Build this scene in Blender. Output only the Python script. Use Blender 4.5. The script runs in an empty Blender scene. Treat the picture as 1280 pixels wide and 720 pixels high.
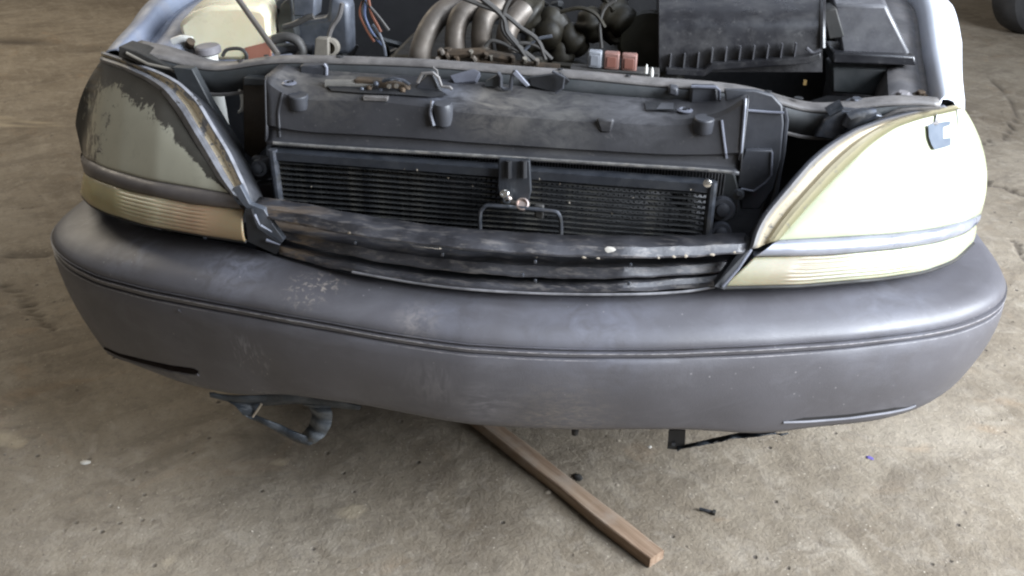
import bpy, bmesh, math, random
import numpy as np
from mathutils import Vector, Matrix
from mathutils.bvhtree import BVHTree
random.seed(7); rng = np.random.default_rng(7)
sc = bpy.context.scene
COL = sc.collection
# ------------------------------------------------------------------ camera
C = np.array([.225, -1.209, 1.332]); YAW, PIT, ROL, F = -.1289, .495, .0144, 1142.
cy, sy, cp, sp, cr, sr = (math.cos(YAW), math.sin(YAW), math.cos(PIT), math.sin(PIT), math.cos(ROL), math.sin(ROL))
fw = np.array([sy*cp, cy*cp, -sp]); rt = np.array([cy, -sy, 0.]); up0 = np.cross(rt, fw)
RT = rt*cr+up0*sr; UP = -rt*sr+up0*cr
cam = bpy.data.cameras.new('camera'); co = bpy.data.objects.new('camera', cam); COL.objects.link(co)
co.matrix_world = Matrix([[RT[0], UP[0], -fw[0], C[0]], [RT[1], UP[1], -fw[1], C[1]], [RT[2], UP[2], -fw[2], C[2]], [0, 0, 0, 1]])
cam.sensor_width = 36; cam.lens = 36*F/1280; cam.clip_start = .05; cam.clip_end = 200
cam.dof.use_dof = True; cam.dof.focus_distance = 1.62; cam.dof.aperture_fstop = 24
sc.camera = co
# ------------------------------------------------------------------ world and light
w = bpy.data.worlds.new('World'); sc.world = w; w.use_nodes = True
bg = w.node_tree.nodes['Background']; bg.inputs[0].default_value = (1.0, .95, .88, 1); bg.inputs[1].default_value = .185


def area(name, loc, target, sx, sy_, power, color):
    l = bpy.data.lights.new(name, 'AREA'); l.shape = 'RECTANGLE'; l.size = sx; l.size_y = sy_; l.energy = power; l.color = color
    o = bpy.data.objects.new(name, l); COL.objects.link(o); o.location = loc
    o.rotation_euler = (Vector(target)-Vector(loc)).to_track_quat('-Z', 'Y').to_euler(); return o


area('door_light', (3.8, -.7, 2.3), (.85, .35, .70), 3.0, 2.0, 700, (.86, .92, 1.0))
area('left_floor_fill', (-4.2, 3.4, 3.4), (-2.2, 2.0, 0), 3, 2.0, 110, (1.0, .90, .74))  # added fill to brighten the floor at left, no visible source
area('roof_light', (2.2, -.5, 4.0), (.8, .2, .5), 2.2, 1.8, 96, (.74, .84, 1.0))
sc.view_settings.view_transform = 'Standard'; sc.view_settings.look = 'None'; sc.view_settings.exposure = 0; sc.view_settings.gamma = 1
sc.render.engine = 'CYCLES'; sc.cycles.filter_width = 2.2


# ------------------------------------------------------------------ geometry helpers
def ray(px, py): return fw*F+RT*(px-640)+UP*(360-py)
def A(px, py, v, ax=1):
    d = ray(px, py); return C+d*((v-C[ax])/d[ax])
def Z(px, py, z): return A(px, py, z, 2)
def X(px, py, x): return A(px, py, x, 0)
def proj(P):
    d = np.asarray(P)-C; w_ = d@fw; return 640+F*(d@RT)/w_, 360-F*(d@UP)/w_
def hitS(px, py, S, lo=.9, hi=3.2, n=240):
    """first crossing of the viewing ray with the surface y = S(x, z)"""
    d = ray(px, py); d = d/np.linalg.norm(d); t = np.linspace(lo, hi, n); p = C+d*t[:, None]
    f = p[:, 1]-S(p[:, 0], p[:, 2]); k = np.where((f[:-1] < 0) & (f[1:] >= 0))[0]
    if len(k):
        k = k[0]; a = f[k]/(f[k]-f[k+1]); q = p[k]*(1-a)+p[k+1]*a
        if q[1] < .50: return q
    q = A(px, py, .50); q[0] = np.clip(q[0], -.925, .905); return q
def resample(pts, n):
    p = np.asarray(pts, float); s = np.r_[0, np.cumsum(np.linalg.norm(np.diff(p[:, :2], axis=0), axis=1))]
    t = np.linspace(0, s[-1], n); q = np.stack([np.interp(t, s, p[:, k]) for k in range(p.shape[1])], 1)
    for _ in range(max(1, n//14)):
        q[1:-1] = (q[:-2]+2*q[1:-1]+q[2:])/4
    return q
def grid_faces(n, m, closed=False):
    f = []
    for j in range(m-1):
        for i in range(n-1 if not closed else n):
            a = j*n+i; b = j*n+(i+1) % n; f.append((a, b, b+n, a+n))
    return f


class MB:
    def __init__(s): s.v = []; s.f = []
    def add(s, v, f):
        o = len(s.v); s.v += [tuple(map(float, p)) for p in v]; s.f += [tuple(i+o for i in q) for q in f]; return s
    def box(s, c, d, R=None):
        c = np.array(c, float); d = np.array(d, float)/2
        v = np.array([[x, y, z] for x in (-1, 1) for y in (-1, 1) for z in (-1, 1)])*d
        if R is not None: v = v@np.array(R).T
        return s.add(v+c, [(0, 1, 3, 2), (4, 6, 7, 5), (0, 4, 5, 1), (2, 3, 7, 6), (0, 2, 6, 4), (1, 5, 7, 3)])
    def tube(s, pts, r, n=10, cap=True, flat=1.0):
        p = np.asarray(pts, float)
        rr = np.full(len(p), r) if np.isscalar(r) else np.interp(np.linspace(0, 1, len(p)), np.linspace(0, 1, len(r)), r)
        t = np.gradient(p, axis=0); t /= np.linalg.norm(t, axis=1)[:, None]+1e-9
        a = np.array([0, 0, 1.]) if abs(t[0][2]) < .9 else np.array([1., 0, 0]); V = []
        for i in range(len(p)):
            a = a-t[i]*(a@t[i]); a /= np.linalg.norm(a); b = np.cross(t[i], a)
            for k in range(n):
                th = 2*math.pi*k/n; V.append(p[i]+rr[i]*(a*math.cos(th)+b*math.sin(th)*flat))
        fs = grid_faces(n, len(p), True)
        if cap: fs += [tuple(range(n))[::-1], tuple(range((len(p)-1)*n, len(p)*n))]
        return s.add(V, fs)
    def prism(s, poly, vec):
        """closed polygon (3D points) extruded by vec"""
        p = np.asarray(poly, float); n = len(p); q = p+np.asarray(vec, float)
        return s.add(np.r_[p, q], [tuple(range(n))[::-1], tuple(range(n, 2*n))]+[(i, (i+1) % n, n+(i+1) % n, n+i) for i in range(n)])
    def lathe(s, c, prof, axis=(0, 0, 1), n=24):
        ax = Vector(axis).normalized(); q = Vector((0, 0, 1)).rotation_difference(ax).to_matrix(); V = []
        for (r, h) in prof:
            for k in range(n):
                th = 2*math.pi*k/n; V.append(np.array(c)+np.array(q@Vector((r*math.cos(th), r*math.sin(th), h))))
        return s.add(V, grid_faces(n, len(prof), True)+[tuple(range(n))[::-1], tuple(range((len(prof)-1)*n, len(prof)*n))])
    def sheet(s, rows):
        rows = [np.asarray(r, float) for r in rows]; n = len(rows[0]); return s.add(np.concatenate(rows), grid_faces(n, len(rows)))
    def build(s, name, m, parent=None, smooth=True, bevel=0, solid=0, offset=-1, sub=0, label=None, ang=35):
        me = bpy.data.meshes.new(name); me.from_pydata(s.v, [], s.f); me.validate()
        bm = bmesh.new(); bm.from_mesh(me); bmesh.ops.recalc_face_normals(bm, faces=bm.faces); bm.to_mesh(me); bm.free()
        me.materials.append(m); o = bpy.data.objects.new(name, me); COL.objects.link(o)
        if parent: o.parent = parent
        if solid:
            d = o.modifiers.new('s', 'SOLIDIFY'); d.thickness = solid; d.offset = offset
        if bevel:
            d = o.modifiers.new('b', 'BEVEL'); d.width = bevel; d.segments = 2; d.limit_method = 'ANGLE'; d.angle_limit = .6
        if sub:
            d = o.modifiers.new('u', 'SUBSURF'); d.levels = sub; d.render_levels = sub
        if smooth: me.shade_smooth() if False else [setattr(p, 'use_smooth', True) for p in me.polygons]; me.set_sharp_from_angle(angle=math.radians(ang))
        if label: o['label'] = label
        return o


def thing(name, label, cat, loc=(0, 0, 0), group=None):
    o = bpy.data.objects.new(name, None); COL.objects.link(o); o.location = loc; o['label'] = label; o['category'] = cat
    if group: o['group'] = group
    return o
def uvset(o, uv):
    me = o.data; l = me.uv_layers.new(name='UVMap'); idx = np.empty(len(me.loops), int); me.loops.foreach_get('vertex_index', idx)
    l.data.foreach_set('uv', np.asarray(uv, float)[idx].ravel())
def smoothcurve(pts, n=24):
    """Catmull-Rom through 3D points"""
    p = [np.array(q, float) for q in pts]; p = [2*p[0]-p[1]]+p+[2*p[-1]-p[-2]]; out = []; k = len(p)-3
    for i in range(k):
        m = max(2, n//k)
        for t in np.linspace(0, 1, m, endpoint=(i == k-1)):
            a, b, c, d = p[i:i+4]; out.append(.5*((2*b)+(c-a)*t+(2*a-5*b+4*c-d)*t*t+(-a+3*b-3*c+d)*t**3))
    return np.array(out)


# ------------------------------------------------------------------ materials
class NT:
    def __init__(s, name):
        s.m = bpy.data.materials.new(name); s.m.use_nodes = True; s.t = s.m.node_tree; s.b = s.t.nodes['Principled BSDF']
        s.co = s.t.nodes.new('ShaderNodeTexCoord')
    def n(s, typ, **k):
        o = s.t.nodes.new(typ)
        for a, v in k.items(): setattr(o, a, v)
        return o
    def L(s, a, b): s.t.links.new(a, b)
    def noise(s, scale, detail=5, rough=.55, vec=None, stretch=None, dist=0):
        o = s.n('ShaderNodeTexNoise'); o.inputs['Scale'].default_value = scale; o.inputs['Detail'].default_value = detail
        o.inputs['Roughness'].default_value = rough; o.inputs['Distortion'].default_value = dist
        src = vec or s.co.outputs['Object']
        if stretch:
            mp = s.n('ShaderNodeMapping'); mp.inputs['Scale'].default_value = stretch; s.L(src, mp.inputs[0]); src = mp.outputs[0]
        s.L(src, o.inputs['Vector']); return o.outputs['Fac']
    def ramp(s, fac, stops):
        o = s.n('ShaderNodeValToRGB'); e = o.color_ramp.elements
        while len(e) < len(stops): e.new(.5)
        for q, (p, c) in zip(e, stops):
            q.position = p; q.color = (*c, 1) if not np.isscalar(c) else (c, c, c, 1)
        s.L(fac, o.inputs[0]); return o.outputs[0]
    def mix(s, fac, a, b, typ='MIX'):
        o = s.n('ShaderNodeMix', data_type='RGBA', blend_type=typ)
        for i, v in ((0, fac), (6, a), (7, b)):
            if hasattr(v, 'is_linked'): s.L(v, o.inputs[i])
            elif i == 0: o.inputs[0].default_value = v
            else: o.inputs[i].default_value = (*v, 1)
        return o.outputs[2]
    def math(s, op, a, b=0, clamp=False):
        o = s.n('ShaderNodeMath', operation=op, use_clamp=clamp)
        for i, v in ((0, a), (1, b)):
            if hasattr(v, 'is_linked'): s.L(v, o.inputs[i])
            else: o.inputs[i].default_value = v
        return o.outputs[0]
    def blob(s, c, r, soft=.6):
        """1 inside a ball of radius r about c (object space), falling to 0"""
        d = s.n('ShaderNodeVectorMath', operation='DISTANCE'); s.L(s.co.outputs['Object'], d.inputs[0]); d.inputs[1].default_value = tuple(map(float, c))
        o = s.n('ShaderNodeMapRange'); o.inputs[1].default_value = r; o.inputs[2].default_value = r*(1-soft); o.inputs[3].default_value = 0; o.inputs[4].default_value = 1
        s.L(d.outputs['Value'], o.inputs[0]); return o.outputs[0]
    def bump(s, h, strength=.3, dist=.002):
        o = s.n('ShaderNodeBump'); o.inputs['Strength'].default_value = strength; o.inputs['Distance'].default_value = dist
        s.L(h, o.inputs['Height']); s.L(o.outputs[0], s.b.inputs['Normal']); return o
    def col(s, c):
        if hasattr(c, 'is_linked'): s.L(c, s.b.inputs['Base Color'])
        else: s.b.inputs['Base Color'].default_value = (*c, 1)
    def set(s, **k):
        for a, v in k.items():
            i = s.b.inputs[a.replace('_', ' ')]
            if hasattr(v, 'is_linked'): s.L(v, i)
            else: i.default_value = v


def mat(name, a, b=None, rough=.5, metal=0, scale=12, dust=0, dustc=(.30, .27, .23), bump=.15, fine=180, coat=0, rvar=.15):
    """worn surface: two close tones by noise, patches of dust, fine relief"""
    t = NT(name); b = b or tuple(c*1.35+.004 for c in a)
    c = t.mix(t.ramp(t.noise(scale, 7, .62), [(.35, 0), (.68, 1)]), a, b)
    if dust:
        n1 = t.noise(scale*.8, 8, .7, stretch=(1, 1.6, 1)); d = t.ramp(n1, [(.48, 0), (.75, 1)])
        c = t.mix(t.math('MULTIPLY', d, dust), c, dustc)
        n2 = t.noise(scale*9, 4, .7); c = t.mix(t.math('MULTIPLY', t.ramp(n2, [(.60, 0), (.72, 1)]), dust*.8), c, dustc)
    t.col(c); t.set(Metallic=metal, Coat_Weight=coat)
    r = t.noise(scale*2.3, 5, .6); rr = t.n('ShaderNodeMapRange'); t.L(r, rr.inputs[0])
    rr.inputs[1].default_value = .3; rr.inputs[2].default_value = .7; rr.inputs[3].default_value = max(.02, rough-rvar); rr.inputs[4].default_value = min(1, rough+rvar)
    t.set(Roughness=rr.outputs[0]); t.bump(t.noise(fine, 3, .6), bump, .001); return t.m


M = {}
M['cover'] = mat('dusty_black_plastic', (.035, .035, .040), (.060, .060, .066), .50, dust=.30, dustc=(.17, .16, .155))
t = NT('dusty_black_cover'); c = t.ramp(t.noise(9, 7, .62), [(.35, (.020, .020, .023)), (.68, (.036, .036, .040))])
for q, r_, cc, k in ((A(620, 125, .29), .09, (.19, .175, .155), .6), (A(560, 122, .30), .06, (.14, .15, .18), .6), (A(700, 138, .29), .10, (.15, .145, .135), .5), (A(430, 105, .32), .10, (.15, .14, .125), .7), (A(800, 130, .31), .10, (.15, .15, .16), .5), (A(360, 100, .3), .05, (.15, .14, .13), .6)):
    c = t.mix(t.math('MULTIPLY', t.math('MULTIPLY', t.blob(q, r_, .7), t.ramp(t.noise(34, 7, .7, stretch=(.6, 1, 1), dist=.7), [(.36, 0), (.62, 1)])), k), c, cc)
c = t.mix(t.math('MULTIPLY', t.ramp(t.noise(90, 4, .7), [(.62, 0), (.74, 1)]), .25), c, (.2, .19, .18)); t.col(c); t.set(Roughness=.5); t.bump(t.noise(200, 3), .2, .001); M['cover'] = t.m
M['duct'] = mat('grey_plastic', (.028, .030, .036), (.046, .048, .057), .5, dust=.2, dustc=(.15, .15, .15))
M['tie'] = mat('dusty_painted_steel', (.085, .08, .078), (.17, .16, .155), .5, .1, dust=.55, dustc=(.27, .25, .235), scale=22)
M['tieface'] = mat('dark_steel', (.022, .026, .028), (.045, .047, .05), .55, dust=.2, dustc=(.10, .09, .075))
M['black'] = mat('black_shade_and_plastic', (.008, .009, .011), (.016, .016, .018), .6)
M['rubber'] = mat('black_rubber', (.014, .014, .013), (.03, .028, .026), .7, dust=.2, dustc=(.1, .085, .07))
M['finmat'] = mat('black_fin', (.004, .004, .005), (.009, .009, .011), .7)
M['tube'] = mat('black_condenser_tube', (.010, .011, .013), (.035, .036, .036), .5, .1, scale=25, dust=.55, dustc=(.13, .12, .095))  # brown dust tone also paints the highlights along the tubes
M['plate'] = mat('navy_header', (.009, .011, .015), (.018, .021, .028), .62, .0, scale=20, dust=.25, dustc=(.1, .1, .1))
M['rad'] = mat('radiator_fin', (.06, .06, .065), (.12, .12, .125), .5, .3, scale=60)
M['steelbar'] = mat('worn_steel_bar', (.04, .046, .055), (.10, .108, .13), .4, .6, scale=40, dust=.3)
M['alu'] = mat('dirty_aluminium', (.075, .062, .050), (.175, .155, .135), .55, .4, scale=14, dust=.35, dustc=(.10, .065, .035))
M['bright'] = mat('bright_alloy', (.75, .74, .72), (.85, .85, .85), .2, 1, scale=30)
M['rust'] = mat('rusty_steel', (.030, .024, .018), (.085, .058, .036), .75, .3, scale=40)
M['engine'] = mat('oily_engine', (.006, .005, .003), (.022, .018, .009), .6, .2, scale=18, dust=.3, dustc=(.05, .04, .02))
M['hosedark'] = mat('oily_hose', (.010, .010, .010), (.026, .025, .024), .5)
M['hose'] = mat('rubber_hose', (.035, .034, .033), (.075, .07, .065), .55, dust=.3, dustc=(.14, .13, .11))
M['bluegrey'] = mat('blue_grey_part', (.060, .068, .082), (.12, .13, .155), .45, .2, scale=20, dust=.3, dustc=(.2, .19, .18))
M['shadedpaint'] = mat('shaded_silver_paint', (.16, .18, .24), (.22, .25, .31), .5, .0, scale=8, dust=.5, dustc=(.27, .24, .20), bump=.05)  # silver paint darkened for the unlit left wing, plus a dust layer
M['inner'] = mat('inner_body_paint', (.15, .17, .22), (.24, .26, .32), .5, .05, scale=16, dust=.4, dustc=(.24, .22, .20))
M['paint'] = mat('silver_paint', (.58, .61, .68), (.64, .67, .74), .45, .0, scale=8, coat=.15, bump=.03, dust=.12, dustc=(.45, .42, .38))
M['inner_right'] = mat('right_inner_wing', (.07, .07, .075), (.15, .145, .15), .6, .1, scale=12, dust=.5, dustc=(.2, .175, .155))  # darker and browner than the left inner wing
M['airbox'] = mat('airbox_plastic', (.010, .010, .012), (.022, .022, .025), .34, dust=.35, dustc=(.17, .165, .16), scale=9)
M['fuselid'] = mat('grey_box_lid', (.05, .05, .056), (.09, .09, .10), .42, dust=.4, dustc=(.2, .2, .2))
M['cream'] = mat('cream_tank', (.74, .67, .45), (.86, .82, .64), .32, 0, scale=5, bump=.05, dust=.25, dustc=(.42, .32, .18)); M['cream'].node_tree.nodes['Principled BSDF'].inputs['Subsurface Weight'].default_value = .15
M['coolant'] = mat('red_coolant', (.30, .12, .08), (.38, .17, .12), .4)
M['white'] = mat('white_neck_plastic', (.62, .62, .58), (.74, .74, .70), .35, dust=.2)
M['capgrey'] = mat('grey_cap', (.12, .115, .125), (.2, .19, .2), .5, dust=.3)
M['relay'] = mat('brown_relay', (.17, .085, .068), (.23, .12, .10), .55, dust=.35, dustc=(.24, .19, .17))
M['relayg'] = mat('grey_relay', (.15, .16, .18), (.22, .23, .25), .45)
M['orangewire'] = mat('orange_wire', (.14, .05, .028), (.18, .07, .04), .5)
M['bluewire'] = mat('blue_wire', (.06, .08, .14), (.09, .11, .19), .5)
M['seal'] = mat('dusty_seal', (.10, .09, .075), (.20, .18, .15), .7, dust=.4)
M['cloth'] = mat('torn_splash_plastic', (.018, .024, .032), (.05, .062, .078), .55, dust=.4, dustc=(.17, .18, .19), scale=25)
M['chip'] = mat('pale_chip', (.5, .47, .42), (.62, .6, .55), .7)
M['crackdirt'] = mat('pale_dirt', (.28, .24, .19), (.4, .35, .28), .9, scale=40)
M['innerdark'] = mat('dark_lamp_side', (.018, .019, .022), (.05, .052, .06), .6, dust=.3, dustc=(.14, .14, .14), scale=25)
M['tyre'] = mat('tyre_rubber', (.018, .018, .019), (.04, .04, .042), .75, dust=.3, dustc=(.13, .12, .11), scale=6)
M['rim'] = mat('steel_rim', (.25, .26, .28), (.36, .37, .4), .4, .8)
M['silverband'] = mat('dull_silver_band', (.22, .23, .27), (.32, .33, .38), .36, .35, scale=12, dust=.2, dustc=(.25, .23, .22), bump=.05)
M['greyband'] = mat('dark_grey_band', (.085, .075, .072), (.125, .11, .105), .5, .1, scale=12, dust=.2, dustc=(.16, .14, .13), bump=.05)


def floor_mat():
    t = NT('dirty_concrete'); O = t.co.outputs['Object']
    a = t.ramp(t.noise(1.1, 9, .62, dist=.4), [(.30, (.142, .112, .078)), (.50, (.230, .193, .144)), (.70, (.312, .270, .212))])
    b = t.mix(t.math('MULTIPLY', t.ramp(t.noise(5.5, 8, .68), [(.44, 0), (.70, 1)]), .45), a, (.150, .118, .082))
    c = t.mix(t.math('MULTIPLY', t.ramp(t.noise(13, 7, .7, dist=1.2), [(.50, 0), (.66, 1)]), .38), b, (.39, .35, .29))
    d = t.mix(t.math('MULTIPLY', t.ramp(t.noise(38, 6, .75), [(.50, 0), (.68, 1)]), .42), c, (.12, .10, .085))
    e = t.mix(t.math('MULTIPLY', t.ramp(t.noise(2.6, 6, .6, dist=2), [(.58, 0), (.74, 1)]), .30), d, (.34, .205, .10))
    mp = t.n('ShaderNodeMapping'); mp.inputs['Rotation'].default_value = (0, 0, .9); t.L(O, mp.inputs[0])
    e = t.mix(t.math('MULTIPLY', t.ramp(t.noise(16, 7, .7, vec=mp.outputs[0], stretch=(.22, 1, 1), dist=.4), [(.48, 0), (.70, 1)]), .40), e, (.36, .315, .245))
    e = t.mix(t.math('MULTIPLY', t.ramp(t.noise(7, 8, .7, vec=mp.outputs[0], stretch=(1, .45, 1), dist=.8), [(.50, 0), (.62, 1)]), .42), e, (.100, .078, .056))
    # small pale and dark flecks
    v = t.n('ShaderNodeTexVoronoi'); v.inputs['Scale'].default_value = 65; t.L(O, v.inputs['Vector'])
    f1 = t.math('MULTIPLY', t.ramp(v.outputs['Distance'], [(.06, 1), (.15, 0)]), t.ramp(t.noise(9, 3), [(.48, 0), (.54, 1)]))
    e = t.mix(t.math('MULTIPLY', t.ramp(t.noise(110, 6, .8, stretch=(1, .6, 1)), [(.54, 0), (.66, 1)]), .4), e, (.13, .105, .08))
    e = t.mix(t.math('MULTIPLY', f1, .75), e, (.50, .45, .37))
    v2 = t.n('ShaderNodeTexVoronoi'); v2.inputs['Scale'].default_value = 27; t.L(O, v2.inputs['Vector'])
    f2 = t.math('MULTIPLY', t.ramp(v2.outputs['Distance'], [(.06, 1), (.17, 0)]), t.ramp(t.noise(6, 3, vec=None), [(.52, 0), (.58, 1)]))
    e = t.mix(t.math('MULTIPLY', f2, .8), e, (.06, .05, .045))
    at = t.n('ShaderNodeAttribute', attribute_name='crack'); e = t.mix(t.math('MULTIPLY', at.outputs['Fac'], .80), e, (.055, .042, .032))
    ag = t.n('ShaderNodeAttribute', attribute_name='pale'); e = t.mix(ag.outputs['Fac'], e, (.52, .44, .31))
    t.col(e); t.set(Roughness=.88)
    h = t.math('ADD', t.math('MULTIPLY', t.noise(30, 8, .7), 1.2), t.math('MULTIPLY', t.noise(140, 4, .7), .5)); h = t.math('SUBTRACT', h, t.math('MULTIPLY', f2, .8))
    t.bump(h, .95, .005); return t.m


# ------------------------------------------------------------------ floor
def vnoise(x, y, s, seed):
    x = x*s+seed*17.3; y = y*s+seed*7.1; xi = np.floor(x).astype(int); yi = np.floor(y).astype(int); fx = x-xi; fy = y-yi
    fx = fx*fx*(3-2*fx); fy = fy*fy*(3-2*fy); T = np.random.default_rng(seed).random((256, 256))
    g = lambda a, b: T[a % 256, b % 256]
    return (g(xi, yi)*(1-fx)+g(xi+1, yi)*fx)*(1-fy)+(g(xi, yi+1)*(1-fx)+g(xi+1, yi+1)*fx)*fy-.5


def axis(lo, hi, a, b, d):
    core = np.arange(a, b, d); s = d; q = [a]
    while q[-1] > lo: s *= 1.09; q.append(q[-1]-s)
    r = [b]; s = d
    while r[-1] < hi: s *= 1.09; r.append(r[-1]+s)
    return np.r_[q[:0:-1], core, r]


CR = []
for pl, wd in [([(-40, 52), (0, 51), (40, 53), (78, 57), (95, 62), (112, 64), (135, 63)], .012), ([(0, 8), (60, 12), (110, 14)], .012),
               ([(0, 318), (30, 319), (60, 318)], .003), ([(1205, 100), (1228, 95), (1252, 112), (1268, 140), (1262, 165), (1240, 178), (1205, 182)], .007),
               ([(1225, 222), (1250, 232), (1282, 244)], .006), ([(0, 352), (30, 375), (60, 412)], .002), ([(1262, 0), (1272, 40), (1290, 75)], .008),
               ([(1268, 300), (1290, 330)], .002)]:
    q = resample([(*Z(a, b, 0)[:2],) for a, b in pl], 60); s_ = np.arange(60)
    q[:, 0] += .02*np.interp(s_, np.arange(0, 60, 2), rng.normal(0, .5, 30)); q[:, 1] += .03*np.interp(s_, np.arange(0, 60, 2), rng.normal(0, .5, 30)); CR.append((q, wd))
gx = axis(-14, 14, -1.35, 2.0, .0095); gy = axis(-6, 16, -.35, 2.6, .011)
GX, GY = np.meshgrid(gx, gy); shp = GX.shape
H = .0060*vnoise(GX, GY, 2.2, 1)+.0035*vnoise(GX, GY, 7, 2)+.0022*vnoise(GX, GY, 21, 3)+.0012*vnoise(GX, GY, 55, 4)
crk = np.zeros(shp)
for q, wd in CR:
    near = (GX > q[:, 0].min()-.1) & (GX < q[:, 0].max()+.1) & (GY > q[:, 1].min()-.1) & (GY < q[:, 1].max()+.1)
    P = np.stack([GX[near], GY[near]], 1); dmin = np.full(len(P), 9.)
    for a, b in zip(q[:-1], q[1:]):
        ab = b-a; tt = np.clip(((P-a)@ab)/(ab@ab+1e-12), 0, 1); dmin = np.minimum(dmin, np.linalg.norm(P-(a+tt[:, None]*ab), axis=1))
    wv = wd*(1+1.2*vnoise(P[:, 0], P[:, 1], 14, 9)); v = np.clip(1-(dmin/(wv+.006))**1.5, 0, 1); crk[near] = np.maximum(crk[near], v)
H -= .010*crk
pale = np.zeros(shp)
for (a, b, rx, ry) in [(12, 153, .20, .06), (8, 552, .05, .03), (222, 700, .02, .035), (440, 640, .03, .02), (345, 578, .03, .012)]:
    c = Z(a, b, 0); d = ((GX-c[0])/rx)**2+((GY-c[1])/ry)**2; pale = np.maximum(pale, np.clip((1.1-d+3*vnoise(GX, GY, 34, 6))*.9, 0, 1)*(d < 2.2)*.45)
me = bpy.data.meshes.new('floor'); n, m = len(gx), len(gy)
V = np.stack([GX, GY, H], -1).reshape(-1, 3)
i = np.arange(n-1)[None, :]+n*np.arange(m-1)[:, None]; fc = np.stack([i, i+1, i+1+n, i+n], -1).reshape(-1, 4)
me.vertices.add(len(V)); me.vertices.foreach_set('co', V.ravel()); me.loops.add(fc.size); me.loops.foreach_set('vertex_index', fc.ravel())
me.polygons.add(len(fc)); me.polygons.foreach_set('loop_start', np.arange(0, fc.size, 4)); me.polygons.foreach_set('loop_total', np.full(len(fc), 4)); me.update()
me.polygons.foreach_set('use_smooth', np.ones(len(fc), bool))
for nm, arr in (('crack', crk), ('pale', pale)):
    at = me.attributes.new(nm, 'FLOAT', 'POINT'); at.data.foreach_set('value', arr.ravel().astype(np.float32))
me.materials.append(floor_mat()); fl = bpy.data.objects.new('floor', me); COL.objects.link(fl); fl['kind'] = 'structure'
fl['label'] = 'dirty cracked concrete floor'

# ------------------------------------------------------------------ the car
CAR = thing('car', 'silver car front with hood up, grille removed and scuffed grey plastic bumper', 'car')
# plan line of the bumper: |x| -> y
PLX = 1.034*np.array([0, .03, .15, .30, .45, .58, .70, .78, .84, .878, .898, .905, .906, .906]); PLY = np.array([0, .001, .013, .036, .074, .118, .172, .220, .270, .320, .375, .45, .60, .80])
tt = np.r_[0, np.cumsum(np.hypot(np.diff(PLX), np.diff(PLY)))]; ss = np.linspace(0, tt[-1], 110)
hx = np.interp(ss, tt, PLX); hy = np.interp(ss, tt, PLY)
for _ in range(6): hx[1:-1] = (hx[:-2]+2*hx[1:-1]+hx[2:])/4; hy[1:-1] = (hy[:-2]+2*hy[1:-1]+hy[2:])/4
PX = np.r_[-hx[:0:-1], hx]; PY = np.r_[hy[:0:-1], hy]; NN = len(PX)
tx = np.gradient(PX); ty = np.gradient(PY); ln = np.hypot(tx, ty); NX = -ty/ln; NY = tx/ln   # inward normal
cornerw = np.clip((np.abs(PX)-.55)/.35, 0, 1)**2
def zline(trace, off, ymax=.235):
    """z of a line on the bumper at inward offset off so that it passes through the traced points"""
    off = np.broadcast_to(off, (NN,)); x = PX+NX*off; y = PY+NY*off; tr = np.array(trace, float); z = np.full(NN, np.nan)
    for k in range(NN):
        lo, hi = .2, .95; a = proj((x[k], y[k], .6))[0]
        if a < tr[0, 0]+3 or a > tr[-1, 0]-3 or hy[abs(k-(NN//2))] > ymax: continue
        for _ in range(22):
            mid = (lo+hi)/2; u, v = proj((x[k], y[k], mid))
            if v > np.interp(u, tr[:, 0], tr[:, 1]): lo = mid
            else: hi = mid
        z[k] = (lo+hi)/2
    g = ~np.isnan(z); idx = np.arange(NN); kk = idx[g]; z = np.interp(idx, kk, z[g])
    for _ in range(14): z[1:-1] = (z[:-2]+2*z[1:-1]+z[2:])/4
    return np.stack([x, y, z], 1)
T_up = [(74, 318), (92, 330), (123, 346), (190, 363), (290, 382), (373, 397), (400, 402), (500, 420), (580, 431), (660, 436), (720, 438), (820, 438), (925, 434), (1040, 427), (1110, 420), (1180, 410), (1225, 396), (1238, 388)]
T_lo = [(a, b+(8 if 150 < a < 1100 else 7)) for a, b in T_up]
T_cr = [(70, 300), (92, 314), (123, 328), (190, 344), (290, 362), (373, 377), (500, 400), (580, 411), (660, 416), (820, 418), (925, 415), (1040, 408), (1110, 401), (1180, 390), (1225, 376), (1240, 366)]
T_bk = [(84, 252), (112, 262), (150, 277), (200, 290), (308, 310), (345, 322), (440, 345), (520, 357), (600, 364), (700, 369), (800, 368), (900, 361), (1000, 357), (1110, 347), (1165, 338), (1205, 322), (1232, 300)]
T_bt = [(76, 360), (95, 398), (128, 438), (184, 461), (241, 482), (297, 492), (325, 494), (352, 489), (409, 498), (460, 506), (580, 528), (650, 534), (720, 536), (800, 535), (860, 535), (920, 539), (969, 540), (1000, 534), (1081, 527), (1137, 514), (1175, 495), (1212, 455), (1231, 422), (1240, 400)]
cback = zline(T_bk, .095+.03*cornerw); ccrest = zline(T_cr, .012); cup = zline(T_up, 0.); clo = zline(T_lo, .001)
cbot = zline(T_bt, .022+np.where(PX > 0, .004, .030)*cornerw, .28)
def row(base, off_to, t, extra=0, dz=0):
    """interpolate between two lines, then move by extra along inward normal"""
    r = base*(1-t)+off_to*t; r = r.copy(); r[:, 0] += NX*extra; r[:, 1] += NY*extra; r[:, 2] += dz; return r
rows = [row(cback, cback, 0, .05, -.05), row(cback, cback, 0, .012, -.006), cback, row(cback, ccrest, .25, -.004), row(cback, ccrest, .5, -.006, .001), row(cback, ccrest, .8, -.005, .002),
        row(ccrest, cup, 0, -.002), row(ccrest, cup, .3, -.005), row(ccrest, cup, .65, -.006), row(ccrest, cup, .93, -.003)]
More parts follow.
